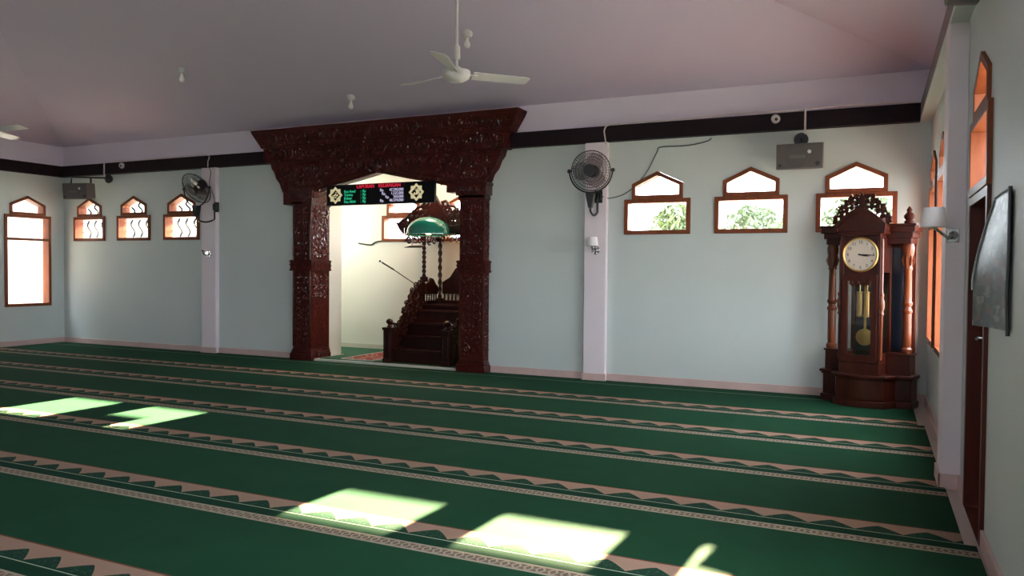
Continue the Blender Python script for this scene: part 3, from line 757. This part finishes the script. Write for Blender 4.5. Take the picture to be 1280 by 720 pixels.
for s in (-1, 1):
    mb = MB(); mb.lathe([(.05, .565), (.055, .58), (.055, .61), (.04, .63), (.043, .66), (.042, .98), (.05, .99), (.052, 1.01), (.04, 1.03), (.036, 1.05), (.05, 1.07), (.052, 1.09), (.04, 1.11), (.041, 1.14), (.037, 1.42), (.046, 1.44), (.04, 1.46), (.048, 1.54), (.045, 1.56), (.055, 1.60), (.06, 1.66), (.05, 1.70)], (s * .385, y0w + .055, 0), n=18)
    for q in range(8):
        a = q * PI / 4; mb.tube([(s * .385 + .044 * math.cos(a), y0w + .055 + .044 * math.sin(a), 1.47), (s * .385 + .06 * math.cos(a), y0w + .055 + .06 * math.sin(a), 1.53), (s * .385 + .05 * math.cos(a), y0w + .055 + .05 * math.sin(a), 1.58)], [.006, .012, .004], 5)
    mb.build('column', M['clockw_lit'], ck)
    mb = MB()                                # slim turned half columns on the tower corners
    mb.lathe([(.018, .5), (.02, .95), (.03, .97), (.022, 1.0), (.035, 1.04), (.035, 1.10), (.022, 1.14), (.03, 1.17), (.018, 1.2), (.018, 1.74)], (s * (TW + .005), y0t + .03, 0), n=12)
    mb.build('corner_column', M['clockw_lit'], ck)
# cornices
for s in (-1, 1):
    mb = MB()
    for e, z0, z1 in ((0, 1.70, 1.76), (.02, 1.76, 1.82), (.045, 1.82, 1.88), (.06, 1.88, 1.905)):
        xa, xb = s * TW, s * (.43 + e)
        mb.box(min(xa, xb), max(xa, xb), y0w - .02 - e, 0, z0, z1)
    mb.build('wing_cornice', M['clockw'], ck, bevel=.004)
mb = MB()
def archtop(h, zs, rise, n=12): return [(-h, zs)] + [(h, zs)][:0] + [(-h + 2 * h * q / n, zs + rise * math.sin(PI * q / n)) for q in range(n + 1)]
o_ = [(-.235 + .47 * q / 14, 1.88 + .165 * math.sin(PI * q / 14)) for q in range(15)]
mb.prism([(.235, 1.80), (-.235, 1.80)] + o_, 'xz', y0t - .01, 0)
o2 = [(x * 1.08, z + .02) for x, z in o_]
mb.ring(o2 + [(.25, 1.83), (-.25, 1.83)], [(x, z - .02) for x, z in o_] + [(.22, 1.82), (-.22, 1.82)], 'xz', y0t - .045, y0t - .01)
mb.build('hood', M['clockw'], ck, bevel=.004)
mb = MB(); rnd = random.Random(9); yc = y0t + .02
def incr(u, v): return v < 2.23 - (abs(u) / .29) ** 2 * .25 and v > 1.90 + .165 * max(0, math.cos(u / .25 * PI / 2))
scrolls(mb, -.29, .29, 1.90, 2.21, .052, lambda u, v: (u, yc, v), incr, r=.0115, rnd=rnd, leaves=3)
mb.prism([(-.03, 2.03), (.03, 2.03), (.022, 2.12), (.035, 2.16), (.012, 2.21), (0, 2.235), (-.012, 2.21), (-.035, 2.16), (-.022, 2.12)], 'xz', yc - .015, yc + .015)
for s in (-1, 1): mb.tube([(s * u, yc, v) for u, v in ((.29, 1.91), (.28, 1.97), (.25, 2.0), (.23, 2.06), (.18, 2.1), (.15, 2.15), (.1, 2.17), (.06, 2.2), (.02, 2.2))], .011, 6)
mb.build('crest', M['clockw'], ck)
mb = MB(); mb.lathe([(.045, 1.905), (.05, 1.93), (.03, 1.945), (.05, 1.965), (.055, 1.99), (.035, 2.015), (.02, 2.025), (.03, 2.045), (.02, 2.065), (.006, 2.085)], (.385, y0w + .055, 0), n=14)
mb.build('finial', M['clockw'], ck)
# dial
mb = MB(); mb.lathe([(.165, 0), (.165, -.012), (.01, -.014)], (0, y0t + .02, 1.585), 'y', 40)
dl = mb.build('dial', M['dial'], ck)
mb = MB(); mb.lathe([(.178, .0), (.182, -.02), (.17, -.03), (.162, -.022), (.16, 0)], (0, y0t + .02, 1.585), 'y', 40); mb.build('bezel', M['brass'], dl)
mb = MB()
for k in range(12):
    a = PI / 6 * (k + 1); text_mb(mb, str(k + 1), .042, (.13 * math.sin(a), y0t + .004, 1.585 + .13 * math.cos(a) - .014), 'CENTER', depth=.002)
for k in range(60):
    a = k * PI / 30; mb.tube([(.152 * math.sin(a), y0t + .005, 1.585 + .152 * math.cos(a)), (.159 * math.sin(a), y0t + .005, 1.585 + .159 * math.cos(a))], .0012, 4)
mb.build('numerals', M['dark'], dl)
for nm, ang, L, r in (('minute_hand', math.radians(93), .135, .005), ('hour_hand', math.radians(102), .085, .007)):
    mb = MB(); mb.tube([(-.02 * math.sin(ang), y0t - .004, 1.585 - .02 * math.cos(ang)), (L * .5 * math.sin(ang), y0t - .004, 1.585 + L * .5 * math.cos(ang)), (L * math.sin(ang), y0t - .004, 1.585 + L * math.cos(ang))], [r, r * 1.2, r * .3], 5)
    mb.build(nm, M['black'], dl)
# glazed trunk door
mb = MB()
do = [(-.175, .47), (.175, .47), (.175, 1.38), (-.175, 1.38)]; di = [(-.12, .54), (.12, .54), (.12, 1.31), (-.12, 1.31)]
mb.ring(do, di, 'xz', y0t - .02, y0t + .015)
scrolls(mb, -.11, .11, 1.26, 1.33, .06, lambda u, v: (u, y0t - .012, v), r=.008, leaves=2)
dr = mb.build('trunk_door', M['clockw'], ck, bevel=.004)
mb = MB(); mb.prism(di, 'xz', y0t - .004, y0t); mb.build('pane', M['cglass'], dr)
mb = MB(); mb.box(-.16, .16, -.06, -.031, .56, 1.38); mb.build('back_lining', M['dark'], ck)
for q, x in enumerate((-.072, .004, .080)):
    mb = MB(); mb.lathe([(.004, 1.36), (.004, 1.20), (.036, 1.195), (.036, 1.185), (.032, 1.18), (.032, .95), (.036, .945), (.036, .935), (.005, .92)], (x, -.20, 0), n=18); mb.build('weight', M['brass'], ck)
mb = MB(); mb.box(-.012, .012, -.245, -.24, .72, 1.36); mb.lathe([(.085, .006), (.09, 0), (.085, -.008), (.01, -.014)], (0.0, -.25, .715), 'y', 28); mb.build('pendulum', M['brass'], ck)

# ------------------------------------------------------------------ wall fans
def make_fan(label, loc, rot, yaw, tilt, swing, reach=.20, Rr=.245):
    """bracket on the wall at local origin, head above it; yaw/tilt turn the head, swing turns the bracket arm"""
    t = thing('wall_fan', label, 'fan', loc, rot=(0, 0, rot), group='black wall fans')
    mb = MB(); mb.box(-.05, .05, -.02, 0, -.08, .08); mb.box(-.035, .035, -.06, -.02, -.05, .05); mb.build('wall_mount', M['black'], t, bevel=.004)
    sx, sy = math.sin(swing), -math.cos(swing)
    e = (reach * sx, -.05 + reach * sy)
    mb = MB(); pth = [(0, -.05, 0), (0, -.05, -.20)] + [(e[0] * k, -.05 + (e[1] + .05) * k, -.20 - .045 * math.sin(PI * k)) for k in (.12, .3, .5, .7, .88)] + [(e[0], e[1], -.20), (e[0], e[1], .02)]
    mb.tube(pth, .014, 8); mb.build('bracket_arm', M['black'], t)
    mb = MB(); mb.T = Matrix.Translation((e[0], e[1], 0)) @ Matrix.Rotation(yaw, 4, 'Z')
    mb.prism([(-.06, .02), (.06, .02), (.045, -.05), (.02, -.16), (-.02, -.16), (-.045, -.05)], 'xz', -.045, .045); mb.build('control_box', M['black'], t, bevel=.006)
    hz = .30
    Tm = Matrix.Translation((e[0], e[1], hz)) @ Matrix.Rotation(yaw, 4, 'Z')
    mb = MB(); mb.T = Tm
    mb.tube([((Rr + .025) * math.cos(a), 0, (Rr + .025) * math.sin(a)) for a in [PI + PI * q / 20 for q in range(21)]], .011, 6)
    for s in (-1, 1): mb.ball((s * (Rr + .03), 0, 0), (.028, .02, .028), 8)
    mb.build('yoke', M['black'], t)
    Th = Tm @ Matrix.Rotation(tilt, 4, 'X')
    mb = MB(); mb.T = Th
    for y, r in ((0, Rr), (-.004, Rr), (-.055, Rr * .86), (-.085, Rr * .55), (.055, Rr * .86), (.08, Rr * .55), (-.075, Rr * .7), (.07, Rr * .7)):
        mb.tube([(r * math.cos(2 * PI * q / 32), y, r * math.sin(2 * PI * q / 32)) for q in range(32)], .006 if r == Rr else .0022, 5, closed=True)
    for sgn in (-1, 1):
        for q in range(40):
            a = 2 * PI * q / 40; ca, sa = math.cos(a), math.sin(a)
            mb.tube([(Rr * ca, 0, Rr * sa), (Rr * .86 * ca, sgn * .055, Rr * .86 * sa), (Rr * .55 * ca, sgn * .085, Rr * .55 * sa), (.06 * ca, sgn * .095, .06 * sa)], .0019, 4)
    cg = mb.build('cage', M['black'], t)
    mb = MB(); mb.T = Th; mb.lathe([(.07, -.105), (.075, -.098), (.07, -.09)], (0, 0, 0), 'y', 20); mb.build('badge', M['black'], cg)
    mb = MB(); mb.T = Th; mb.lathe([(.02, -.05), (.045, -.04), (.045, .03), (.075, .05), (.08, .14), (.05, .19), (.02, .2)], (0, 0, 0), 'y', 18); mb.build('motor', M['black'], t)
    for q in range(3):
        mb = MB(); mb.T = Th @ Matrix.Rotation(q * 2 * PI / 3 + .3, 4, 'Y')
        n = 6; vs = []
        for i in range(n + 1):
            r = .035 + .185 * i / n; w = .035 + .075 * math.sin(PI * min(1, .25 + .62 * i / n))
            for sgn2 in (-1, 1): vs.append((sgn2 * w + .02, -.02 - sgn2 * .022, r))
        vs2 = [(x, y + .004, z) for x, y, z in vs]; k = len(vs)
        fs = []
        for i in range(n): a = 2 * i; fs += [(a, a + 1, a + 3, a + 2), (k + a, k + a + 2, k + a + 3, k + a + 1), (a, a + 2, k + a + 2, k + a), (a + 1, k + a + 1, k + a + 3, a + 3)]
        fs += [(0, k, k + 1, 1), (k - 2, k - 1, 2 * k - 1, 2 * k - 2)]
        mb.add(vs + vs2, fs); mb.build('blade', glass('smoky_fan_blade', (.80, .78, .78), .04) if q == 0 and 'smoky_fan_blade' not in bpy.data.materials else bpy.data.materials['smoky_fan_blade'], t)
    return t
make_fan('black caged wall fan on the pilaster right of the carved arch', (-3.70, -.08, 2.33), 0, .12, .06, -.12)
make_fan('black caged wall fan tilted sideways on the pilaster left of the carved arch', (-10.19, -.08, 2.37), 0, -.05, .62, -1.2, .30, .27)

t = thing('loudspeaker', 'black round bottomed loudspeaker high on the right wall, cut off by the top edge', 'loudspeaker', (0, -4.64, 2.865))
mb = MB(); prf = [(-.25, .13), (-.25, .05), (-.21, .02), (-.12, .004), (0, 0), (.12, .004), (.21, .02), (.25, .05), (.25, .13)]
mb.loft([(a, b) for a, b in prf], [(a * .9, b if b > .1 else b + .008) for a, b in prf], 'yz', -.04, -.20); mb.build('cabinet', M['black'], t, bevel=.006)
mb = MB(); mb.box(-.05, 0, -.06, .06, .03, .11); mb.build('bracket', M['black'], t)

# ------------------------------------------------------------------ loudspeakers
def speaker(label, loc, yaw, pitch, arm):
    t = thing('loudspeaker', label, 'loudspeaker', loc, group='grey wall loudspeakers')
    Tm = Matrix.Rotation(yaw, 4, 'Z') @ Matrix.Rotation(pitch, 4, 'X')
    w, h, dp = .245, .14, .25
    mb = MB(); mb.T = Tm
    mb.loft([(-w, -h), (w, -h), (w, h), (-w, h)], [(-w * .8, -h * .92), (w * .8, -h * .92), (w * .8, h * .92), (-w * .8, h * .92)], 'xz', -.05, dp - .05)
    bx = mb.build('cabinet', M['greyl'], t, bevel=.008)
    mb = MB(); mb.T = Tm; mb.box(-w + .01, w - .01, -.066, -.05, -h + .012, h - .012); mb.lathe([(.12, -.066), (.118, -.071), (.105, -.073), (.02, -.07)], (-.02, 0, 0), 'y', 28)
    mb.build('grille', M['grey'], bx, bevel=.004)
    mb = MB(); mb.T = Tm; mb.box(-.1, .06, -.079, -.073, -.022, .012)
    mb.build('name_plate', M['greyl'], bx)
    mb = MB(); mb.T = Tm; mb.lathe([(.024, -.066), (.024, -.07), (.005, -.072)], (.185, 0, -.085), 'y', 16); mb.build('port', M['black'], bx)
    mb = MB(); mb.T = Tm; mb.lathe([(.016, -.066), (.016, -.07), (.005, -.072)], (-.2, 0, -.095), 'y', 16); mb.build('port', M['black'], bx)
    mb = MB(); mb.T = Tm; mb.lathe([(.02, -.066), (.02, -.072), (.005, -.074)], (.10, 0, .045), 'y', 16); mb.build('tweeter', M['white'], bx)
    mb = MB(); yw = -loc[1]
    for p in arm: mb.tube(p, .016, 8)
    mb.lathe([(.075, -.03), (.08, -.01), (.06, .03), (.03, .04)], (arm[0][-1][0], yw - .045, arm[0][-1][2]), 'y', 18)
    mb.build('bracket', M['black'], t)
    return t
speaker('grey loudspeaker on a round black bracket above the right front windows', (-1.29, -.38, 2.665), 0, math.radians(4), [[(.02, .05, .13), (.0, .1, .20), (-.02, .34, .235)]])
speaker('grey loudspeaker on a black arm near the left corner, above a window', (-13.10, -.42, 2.70), math.radians(14), math.radians(6), [[(-.05, -.08, .13), (-.05, -.06, .24), (.28, .30, .25), (.32, .38, .24)], [(.16, .14, .1), (.16, .14, .245)]])

# ------------------------------------------------------------------ wall lamps
def sconce(label, loc, rotz, shade=True, tall=.11):
    t = thing('wall_lamp', label, 'lamp', loc, rotz, group='small wall lamps')
    mb = MB(); mb.lathe([(.055, 0), (.055, -.012), (.04, -.022), (.015, -.03)], (0, 0, 0), 'y', 20)
    for q in range(6): mb.ball((.042 * math.cos(q * PI / 3), -.018, .042 * math.sin(q * PI / 3)), .012, 6)
    bp = mb.build('wall_plate', M['chrome'], t)
    mb = MB(); mb.tube([(0, -.02, 0), (0, -.07, -.025), (0, -.12, -.01), (0, -.13, .04)], .009, 8); mb.lathe([(.02, .035), (.024, .05), (.015, .06)], (0, -.13, 0), n=12); mb.build('arm', M['chrome'], t)
    if shade:
        mb = MB(); mb.lathe([(.075, .05), (.058, .05 + tall), (.055, .05 + tall), (.071, .052)], (0, -.13, 0), n=24); mb.build('lamp_shade', M['shade'], t)
    else:
        mb = MB(); mb.tube([(-.03, -.06, .01), (.05, -.10, .01)], .022, 10); mb.build('lamp_holder', M['chrome'], t)
    return t
sconce('small wall lamp with white shade on the pilaster below the right wall fan', (-3.735, -.08, 1.655), 0)
sconce('small bare chrome wall lamp on the pilaster left of the carved arch', (-10.36, -.08, 1.615), 0, shade=False)
# the large one on the right wall pilaster
t = thing('wall_lamp', 'white shaded wall lamp on a curved chrome arm on the right wall pilaster', 'lamp', (-.072, -3.66, 1.645), group='small wall lamps')
mb = MB(); mb.box(-.035, .035, -.012, 0, -.045, .045); mb.lathe([(.03, -.012), (.02, -.025), (.008, -.03)], (0, 0, 0), 'y', 16); mb.build('wall_plate', M['chrome'], t, bevel=.003)
mb = MB(); mb.tube([(0, -.025, 0), (-.03, -.06, -.02), (-.07, -.09, .01), (-.10, -.10, .035), (-.118, -.10, .05)], .009, 8); mb.build('arm', M['chrome'], t)
mb = MB(); mb.lathe([(.083, .03), (.062, .155), (.058, .155), (.079, .032)], (-.118, -.10, .02), n=28); mb.build('lamp_shade', M['shade'], t)

# ------------------------------------------------------------------ ceiling fans and lamp holders
def zceil(x, y): return ZC + SL * min(-y, -x, x + W, y + D)
def ceiling_fan(label, loc, a0):
    t = thing('ceiling_fan', label, 'fan', loc, group='white ceiling fans')
    top = zceil(loc[0], loc[1]) - loc[2]
    mb = MB(); mb.lathe([(.02, -.085), (.07, -.075), (.115, -.045), (.13, -.01), (.125, .02), (.05, .035), (.03, .06)], n=28); hub = mb.build('motor_housing', M['white'], t)
    mb = MB(); mb.tube([(0, 0, .05), (0, 0, top - .04)], .014, 10); mb.lathe([(.03, .12), (.034, .15), (.03, .24), (.016, .26)], n=14); mb.build('down_rod', M['white'], t)
    mb = MB(); mb.lathe([(.02, top - .14), (.06, top - .06), (.065, top + .01)], n=18); mb.build('ceiling_cup', M['white'], t)
    for q in range(3):
        mb = MB(); mb.T = Matrix.Rotation(a0 + q * 2 * PI / 3, 4, 'Z')
        vs = []; n = 8
        for i in range(n + 1):
            r = .15 + .55 * i / n; w = .05 + .03 * i / n if i < n else .06
            for s in (-1, 1): vs.append((r, s * w, -.012 - s * .022 * (1 - .4 * i / n)))
        k = len(vs); vs += [(x, y, z + .006) for x, y, z in vs]; fs = []
        for i in range(n): a = 2 * i; fs += [(a, a + 1, a + 3, a + 2), (k + a, k + a + 2, k + a + 3, k + a + 1), (a, a + 2, k + a + 2, k + a), (a + 1, k + a + 1, k + a + 3, a + 3)]
        fs += [(0, k, k + 1, 1), (k - 2, k - 1, 2 * k - 1, 2 * k - 2)]
        mb.add(vs, fs); mb.box(.09, .2, -.02, .02, -.014, -.004)
        mb.build('blade', M['white'], t, bevel=.002)
    return t
ceiling_fan('white three bladed ceiling fan on a long rod in front of the carved arch', (-4.02, -3.2, 3.19), math.radians(46))
ceiling_fan('white ceiling fan at the left edge, only a blade tip showing', (-11.1, -3.1, 3.185), math.radians(2))
def holder(label, loc):
    z = zceil(loc[0], loc[1])
    t = thing('lamp_holder', label, 'lamp', (loc[0], loc[1], z), group='ceiling lamp holders')
    mb = MB(); mb.lathe([(.06, .02), (.06, -.02), (.045, -.05), (.02, -.055)], n=18); mb.build('base', M['white'], t)
    mb = MB(); mb.lathe([(.015, -.05), (.02, -.09), (.036, -.13), (.03, -.16), (.01, -.175)], n=14); mb.build('bulb', M['shade'], t)
holder('small white ceiling lamp holder above the middle of the carved arch', (-7.13, -.63))
holder('small ceiling lamp holder on the slope to the left of the carved arch', (-9.18, -1.68))
holder('small ceiling lamp holder just behind the rod of the ceiling fan', (-4.77, -1.62))

# ------------------------------------------------------------------ wall sensors, cables
def sensor(label, x):
    t = thing('motion_sensor', label, 'sensor', (x, -PR, (ZB0 + ZB1) / 2 + .03), group='round white sensors')
    mb = MB(); mb.lathe([(.05, 0), (.05, -.02), (.04, -.04), (.012, -.045)], (0, 0, 0), 'y', 20); mb.build('body', M['white'], t)
    mb = MB(); mb.lathe([(.018, -.04), (.016, -.052), (.004, -.055)], (.01, 0, -.01), 'y', 14); mb.build('lens', M['black'], t)
sensor('small round white sensor on the beam left of the right loudspeaker', -1.58)
sensor('small round white sensor on the beam above the left corner windows', -12.35)
def cable(name, pts, r, m, label):
    o = Vector(pts[0]); mb = MB()
    # smooth the path
    P = [Vector(p) - o for p in pts]; out = []
    for i in range(len(P) - 1):
        p0, p1, p2, p3 = P[max(i - 1, 0)], P[i], P[i + 1], P[min(i + 2, len(P) - 1)]
        for k in range(5):
            s = k / 5; out.append(.5 * ((2 * p1) + (p2 - p0) * s + (2 * p0 - 5 * p1 + 4 * p2 - p3) * s * s + (3 * p1 - p0 - 3 * p2 + p3) * s ** 3))
    out.append(P[-1])
    mb.tube(out, r, 6); tag(mb.build(name, m, loc=o), label, 'cable')
yb = -PR - .012
cable('cable', [(-3.60, yb - .0, ZB0 - .03), (-3.615, yb, 3.08), (-3.62, yb, 3.16), (-3.55, yb, 3.215), (-3.2, yb, 3.222), (-2.6, yb, 3.218), (-2.0, yb, 3.235), (-1.4, yb, 3.222), (-.9, yb, 3.235), (-.15, yb, 3.215)], .009, M['cablew'], 'white cable running along the top of the beam right of the arch')
cable('cable', [(-1.262, yb - .02, ZB1 + .02), (-1.262, yb - .02, 3.1), (-1.262, yb - .02, ZB0), (-1.264, -.1, 2.96)], .012, M['cablew'], 'white conduit crossing the beam down to the right loudspeaker')
cable('cable', [(-12.80, yb, ZB1 + .005), (-12.80, yb, 3.1), (-12.80, yb, ZB0), (-12.80, -.12, 2.97)], .012, M['cablew'], 'white conduit crossing the beam down to the left loudspeaker')
cable('cable', [(-12.80, yb, 3.21), (-12.4, yb, 3.225), (-11.8, yb, 3.215), (-11.0, yb, 3.225), (-10.36, yb, 3.215), (-10.34, yb, 3.1), (-10.34, yb, 3.02)], .008, M['cablew'], 'white cable along the beam from the left loudspeaker to the left wall fan')
cable('cable', [(-10.34, -.10, 3.01), (-10.30, -.10, 2.93), (-10.33, -.10, 2.75), (-10.24, -.10, 2.55), (-10.2, -.11, 2.45)], .006, M['cableg'], 'thin cable dropping from the beam to the left wall fan')
cable('cable', [(-3.66, -.10, 2.34), (-3.58, -.03, 2.31), (-3.35, -.012, 2.38), (-3.12, -.012, 2.60), (-2.98, -.012, 2.86), (-2.93, -.012, 2.92), (-2.6, -.012, 2.92), (-2.38, -.012, 2.955), (-2.32, -.012, 2.99)], .008, M['cableg'], 'thin grey cable looping from the right wall fan up to the beam')
cable('cable', [(-8.55, NY - .012, 1.83), (-8.30, NY - .012, 1.80), (-8.22, NY - .012, 1.835), (-8.1, NY - .012, 1.86), (-7.8, NY - .012, 1.865), (-7.4, NY - .012, 1.84)], .012, M['cableb'], 'black cable drooping along the niche wall under its window')
cable('cable', [(-.02, -2.95, 3.0), (-.022, -2.95, 2.8), (-.025, -2.92, 2.6), (-.022, -2.88, 2.45)], .006, M['cableb'], 'loose black wire hanging from the beam on the right wall')

# ------------------------------------------------------------------ poster on the right wall
po = thing('wall_poster', 'glossy dark printed poster curling off the right wall near the door', 'poster', (0, -5.33, 1.15))
n, mz = 10, 14; vs = []
for j in range(mz + 1):
    v = j / mz
    for i in range(n + 1):
        u = i / n                            # 0 near edge, 1 far edge
        y = -.235 + .47 * u; z = .0 + v * .60
        curl = (.085 * (1 - max(0, (v - .35) / .65) ** 1.4)) * u ** 1.6
        vs.append((-.012 - curl, y, z + .005 * (1 - u)))
k = len(vs); vs += [(x + .004, y, z) for x, y, z in vs]; q = n + 1; fs = []
for j in range(mz):
    for i in range(n):
        a = j * q + i; fs += [(a, a + 1, a + q + 1, a + q), (k + a, k + a + q, k + a + q + 1, k + a + 1)]
for i in range(n): fs += [(i, k + i, k + i + 1, i + 1), (mz * q + i, mz * q + i + 1, k + mz * q + i + 1, k + mz * q + i)]
for j in range(mz): fs += [(j * q, j * q + q, k + j * q + q, k + j * q), (j * q + n, k + j * q + n, k + j * q + q + n, j * q + q + n)]
mb = MB(); mb.add(vs, fs); mb.build('sheet', M['poster'], po)
mb = MB(); mb.tube([(-.014, -.238, -.015), (-.020, -.24, .15), (-.016, -.239, .35), (-.016, -.237, .62)], .008, 6); mb.build('edge_strip', M['black'], po)
mb = MB(); mb.tube([(-.016, -.24, .612), (-.016, .0, .612), (-.014, .24, .608)], .005, 6); mb.build('top_rail', M['black'], po)
vs = [(x - .003, y, z) for x, y, z in [vs[j * q + n] for j in range(mz + 1)]]
mb = MB(); mb.tube(vs[4:], .005, 5); mb.build('edge_highlight', M['silver'], po)  # highlight on the curled far edge, built in as a silver strip

# ------------------------------------------------------------------ trees in the yard
def tree(label, x, y, h, w, seed):
    t = thing('tree', label, 'tree', (x, y, -.35), group='trees outside the front windows'); rnd = random.Random(seed)
    mb = MB(); mb.tube([(0, 0, 0), (.05, 0, h * .3), (0, .05, h * .6), (.1, 0, h * .85)], [.09, .07, .05, .02], 8)
    for k in range(7):
        a = rnd.uniform(0, 6.28); mb.tube([(.02, 0, h * (.35 + .05 * k)), (w * .4 * math.cos(a), w * .4 * math.sin(a), h * (.5 + .05 * k)), (w * .75 * math.cos(a), w * .75 * math.sin(a), h * (.58 + .055 * k))], [.03, .02, .008], 5)
    mb.build('trunk', M['bark'], t)
    mb = MB()
    for k in range(1500):
        a = rnd.uniform(0, 6.28); rr = w * rnd.random() ** .5; z = h * rnd.uniform(.42, 1.0)
        rr *= max(.15, 1 - ((z / h - .65) / .42) ** 2)
        c = Vector((rr * math.cos(a), rr * math.sin(a), z)); d1 = Vector((rnd.gauss(0, 1), rnd.gauss(0, 1), rnd.gauss(0, 1))).normalized(); d2 = d1.orthogonal().normalized()
        L, ww = rnd.uniform(.08, .15), rnd.uniform(.025, .045)
        mb.add([c - d1 * L, c + d2 * ww + d1 * .01, c + d1 * L, c - d2 * ww], [(0, 1, 2, 3)])
    mb.build('foliage', M['foliage'], t)
tree('leafy green tree outside the window nearest the right wall fan', -3.95, 5.2, 2.98, .72, 1)
tree('low leafy green tree outside the middle of the right front windows', -3.0, 8.6, 3.2, 1.1, 2)
tree('low leafy green tree outside the window behind the tall clock', -.75, 6.0, 3.2, .95, 4)

# ------------------------------------------------------------------ light
w = bpy.data.worlds.new('sky'); bpy.context.scene.world = w; w.use_nodes = True
bg = w.node_tree.nodes['Background']; bg.inputs['Color'].default_value = (.82, .92, 1.0, 1); bg.inputs['Strength'].default_value = 1.0
w.cycles.sampling_method = 'MANUAL'; w.cycles.sample_map_resolution = 256
s = bpy.data.lights.new('sun', 'SUN'); s.energy = 13; s.angle = math.radians(.6); s.color = (1, .83, .50)
o = bpy.data.objects.new('sun', s); C.objects.link(o)
o.rotation_euler = Vector((-.037, -1, -.348)).to_track_quat('-Z', 'Y').to_euler()
def lamp(loc, e, col, r=.05):
    l = bpy.data.lights.new('niche_lamp', 'POINT'); l.energy = e; l.color = col; l.shadow_soft_size = r
    o = bpy.data.objects.new('niche_lamp', l); C.objects.link(o); o.location = loc
lamp((-9.0, .75, 2.25), 1.8, (1, .94, .82), .15)
lamp((-6.28, .22, 2.86), 3.2, (1, .84, .66), .07)
t = thing('ceiling_lamp', 'round lamp under the niche ceiling behind the arch, above the green dome', 'lamp', (-6.28, .22, 3.0))
mb = MB(); mb.lathe([(.05, 0), (.05, -.03), (.02, -.045)], n=16); mb.build('base', M['white'], t)
mb = MB(); mb.lathe([(.03, -.045), (.035, -.055), (.01, -.06)], n=12); mb.build('socket', M['chrome'], t)
l = bpy.data.lights.new('lamp_glow', 'POINT'); l.energy = 1.2; l.color = (1, .5, .2); l.shadow_soft_size = .04
o = bpy.data.objects.new('lamp_glow', l); C.objects.link(o); o.location = (-6.29, .06, 1.84)

# ------------------------------------------------------------------ camera
cam = bpy.data.cameras.new('camera'); co = bpy.data.objects.new('camera', cam); C.objects.link(co)
f_, yaw, pitch, roll, cx, cy = 967.41, -.4377, -.0238, .0083, -.5293, -9.4251
fw = Vector((math.sin(yaw) * math.cos(pitch), math.cos(yaw) * math.cos(pitch), math.sin(pitch)))
rt = Vector((math.cos(yaw), -math.sin(yaw), 0)); up = rt.cross(fw)
r2 = math.cos(roll) * rt + math.sin(roll) * up; u2 = -math.sin(roll) * rt + math.cos(roll) * up
mtx = Matrix((r2, u2, -fw)).transposed().to_4x4(); mtx.translation = (cx, cy, 1.4)
co.matrix_world = mtx
cam.sensor_width = 36; cam.lens = f_ / 1280 * 36; cam.clip_start = .05; cam.clip_end = 300
sc = bpy.context.scene; sc.camera = co
sc.view_settings.view_transform = 'Standard'; sc.view_settings.look = 'None'
sc.view_settings.exposure = EXPOSURE; sc.view_settings.gamma = 1; sc.view_settings.use_curve_mapping = False
sc.cycles.max_bounces = 14; sc.cycles.diffuse_bounces = 10; sc.cycles.glossy_bounces = 4; sc.cycles.transparent_max_bounces = 16
sc.cycles.use_denoising = True; sc.cycles.sample_clamp_indirect = 0
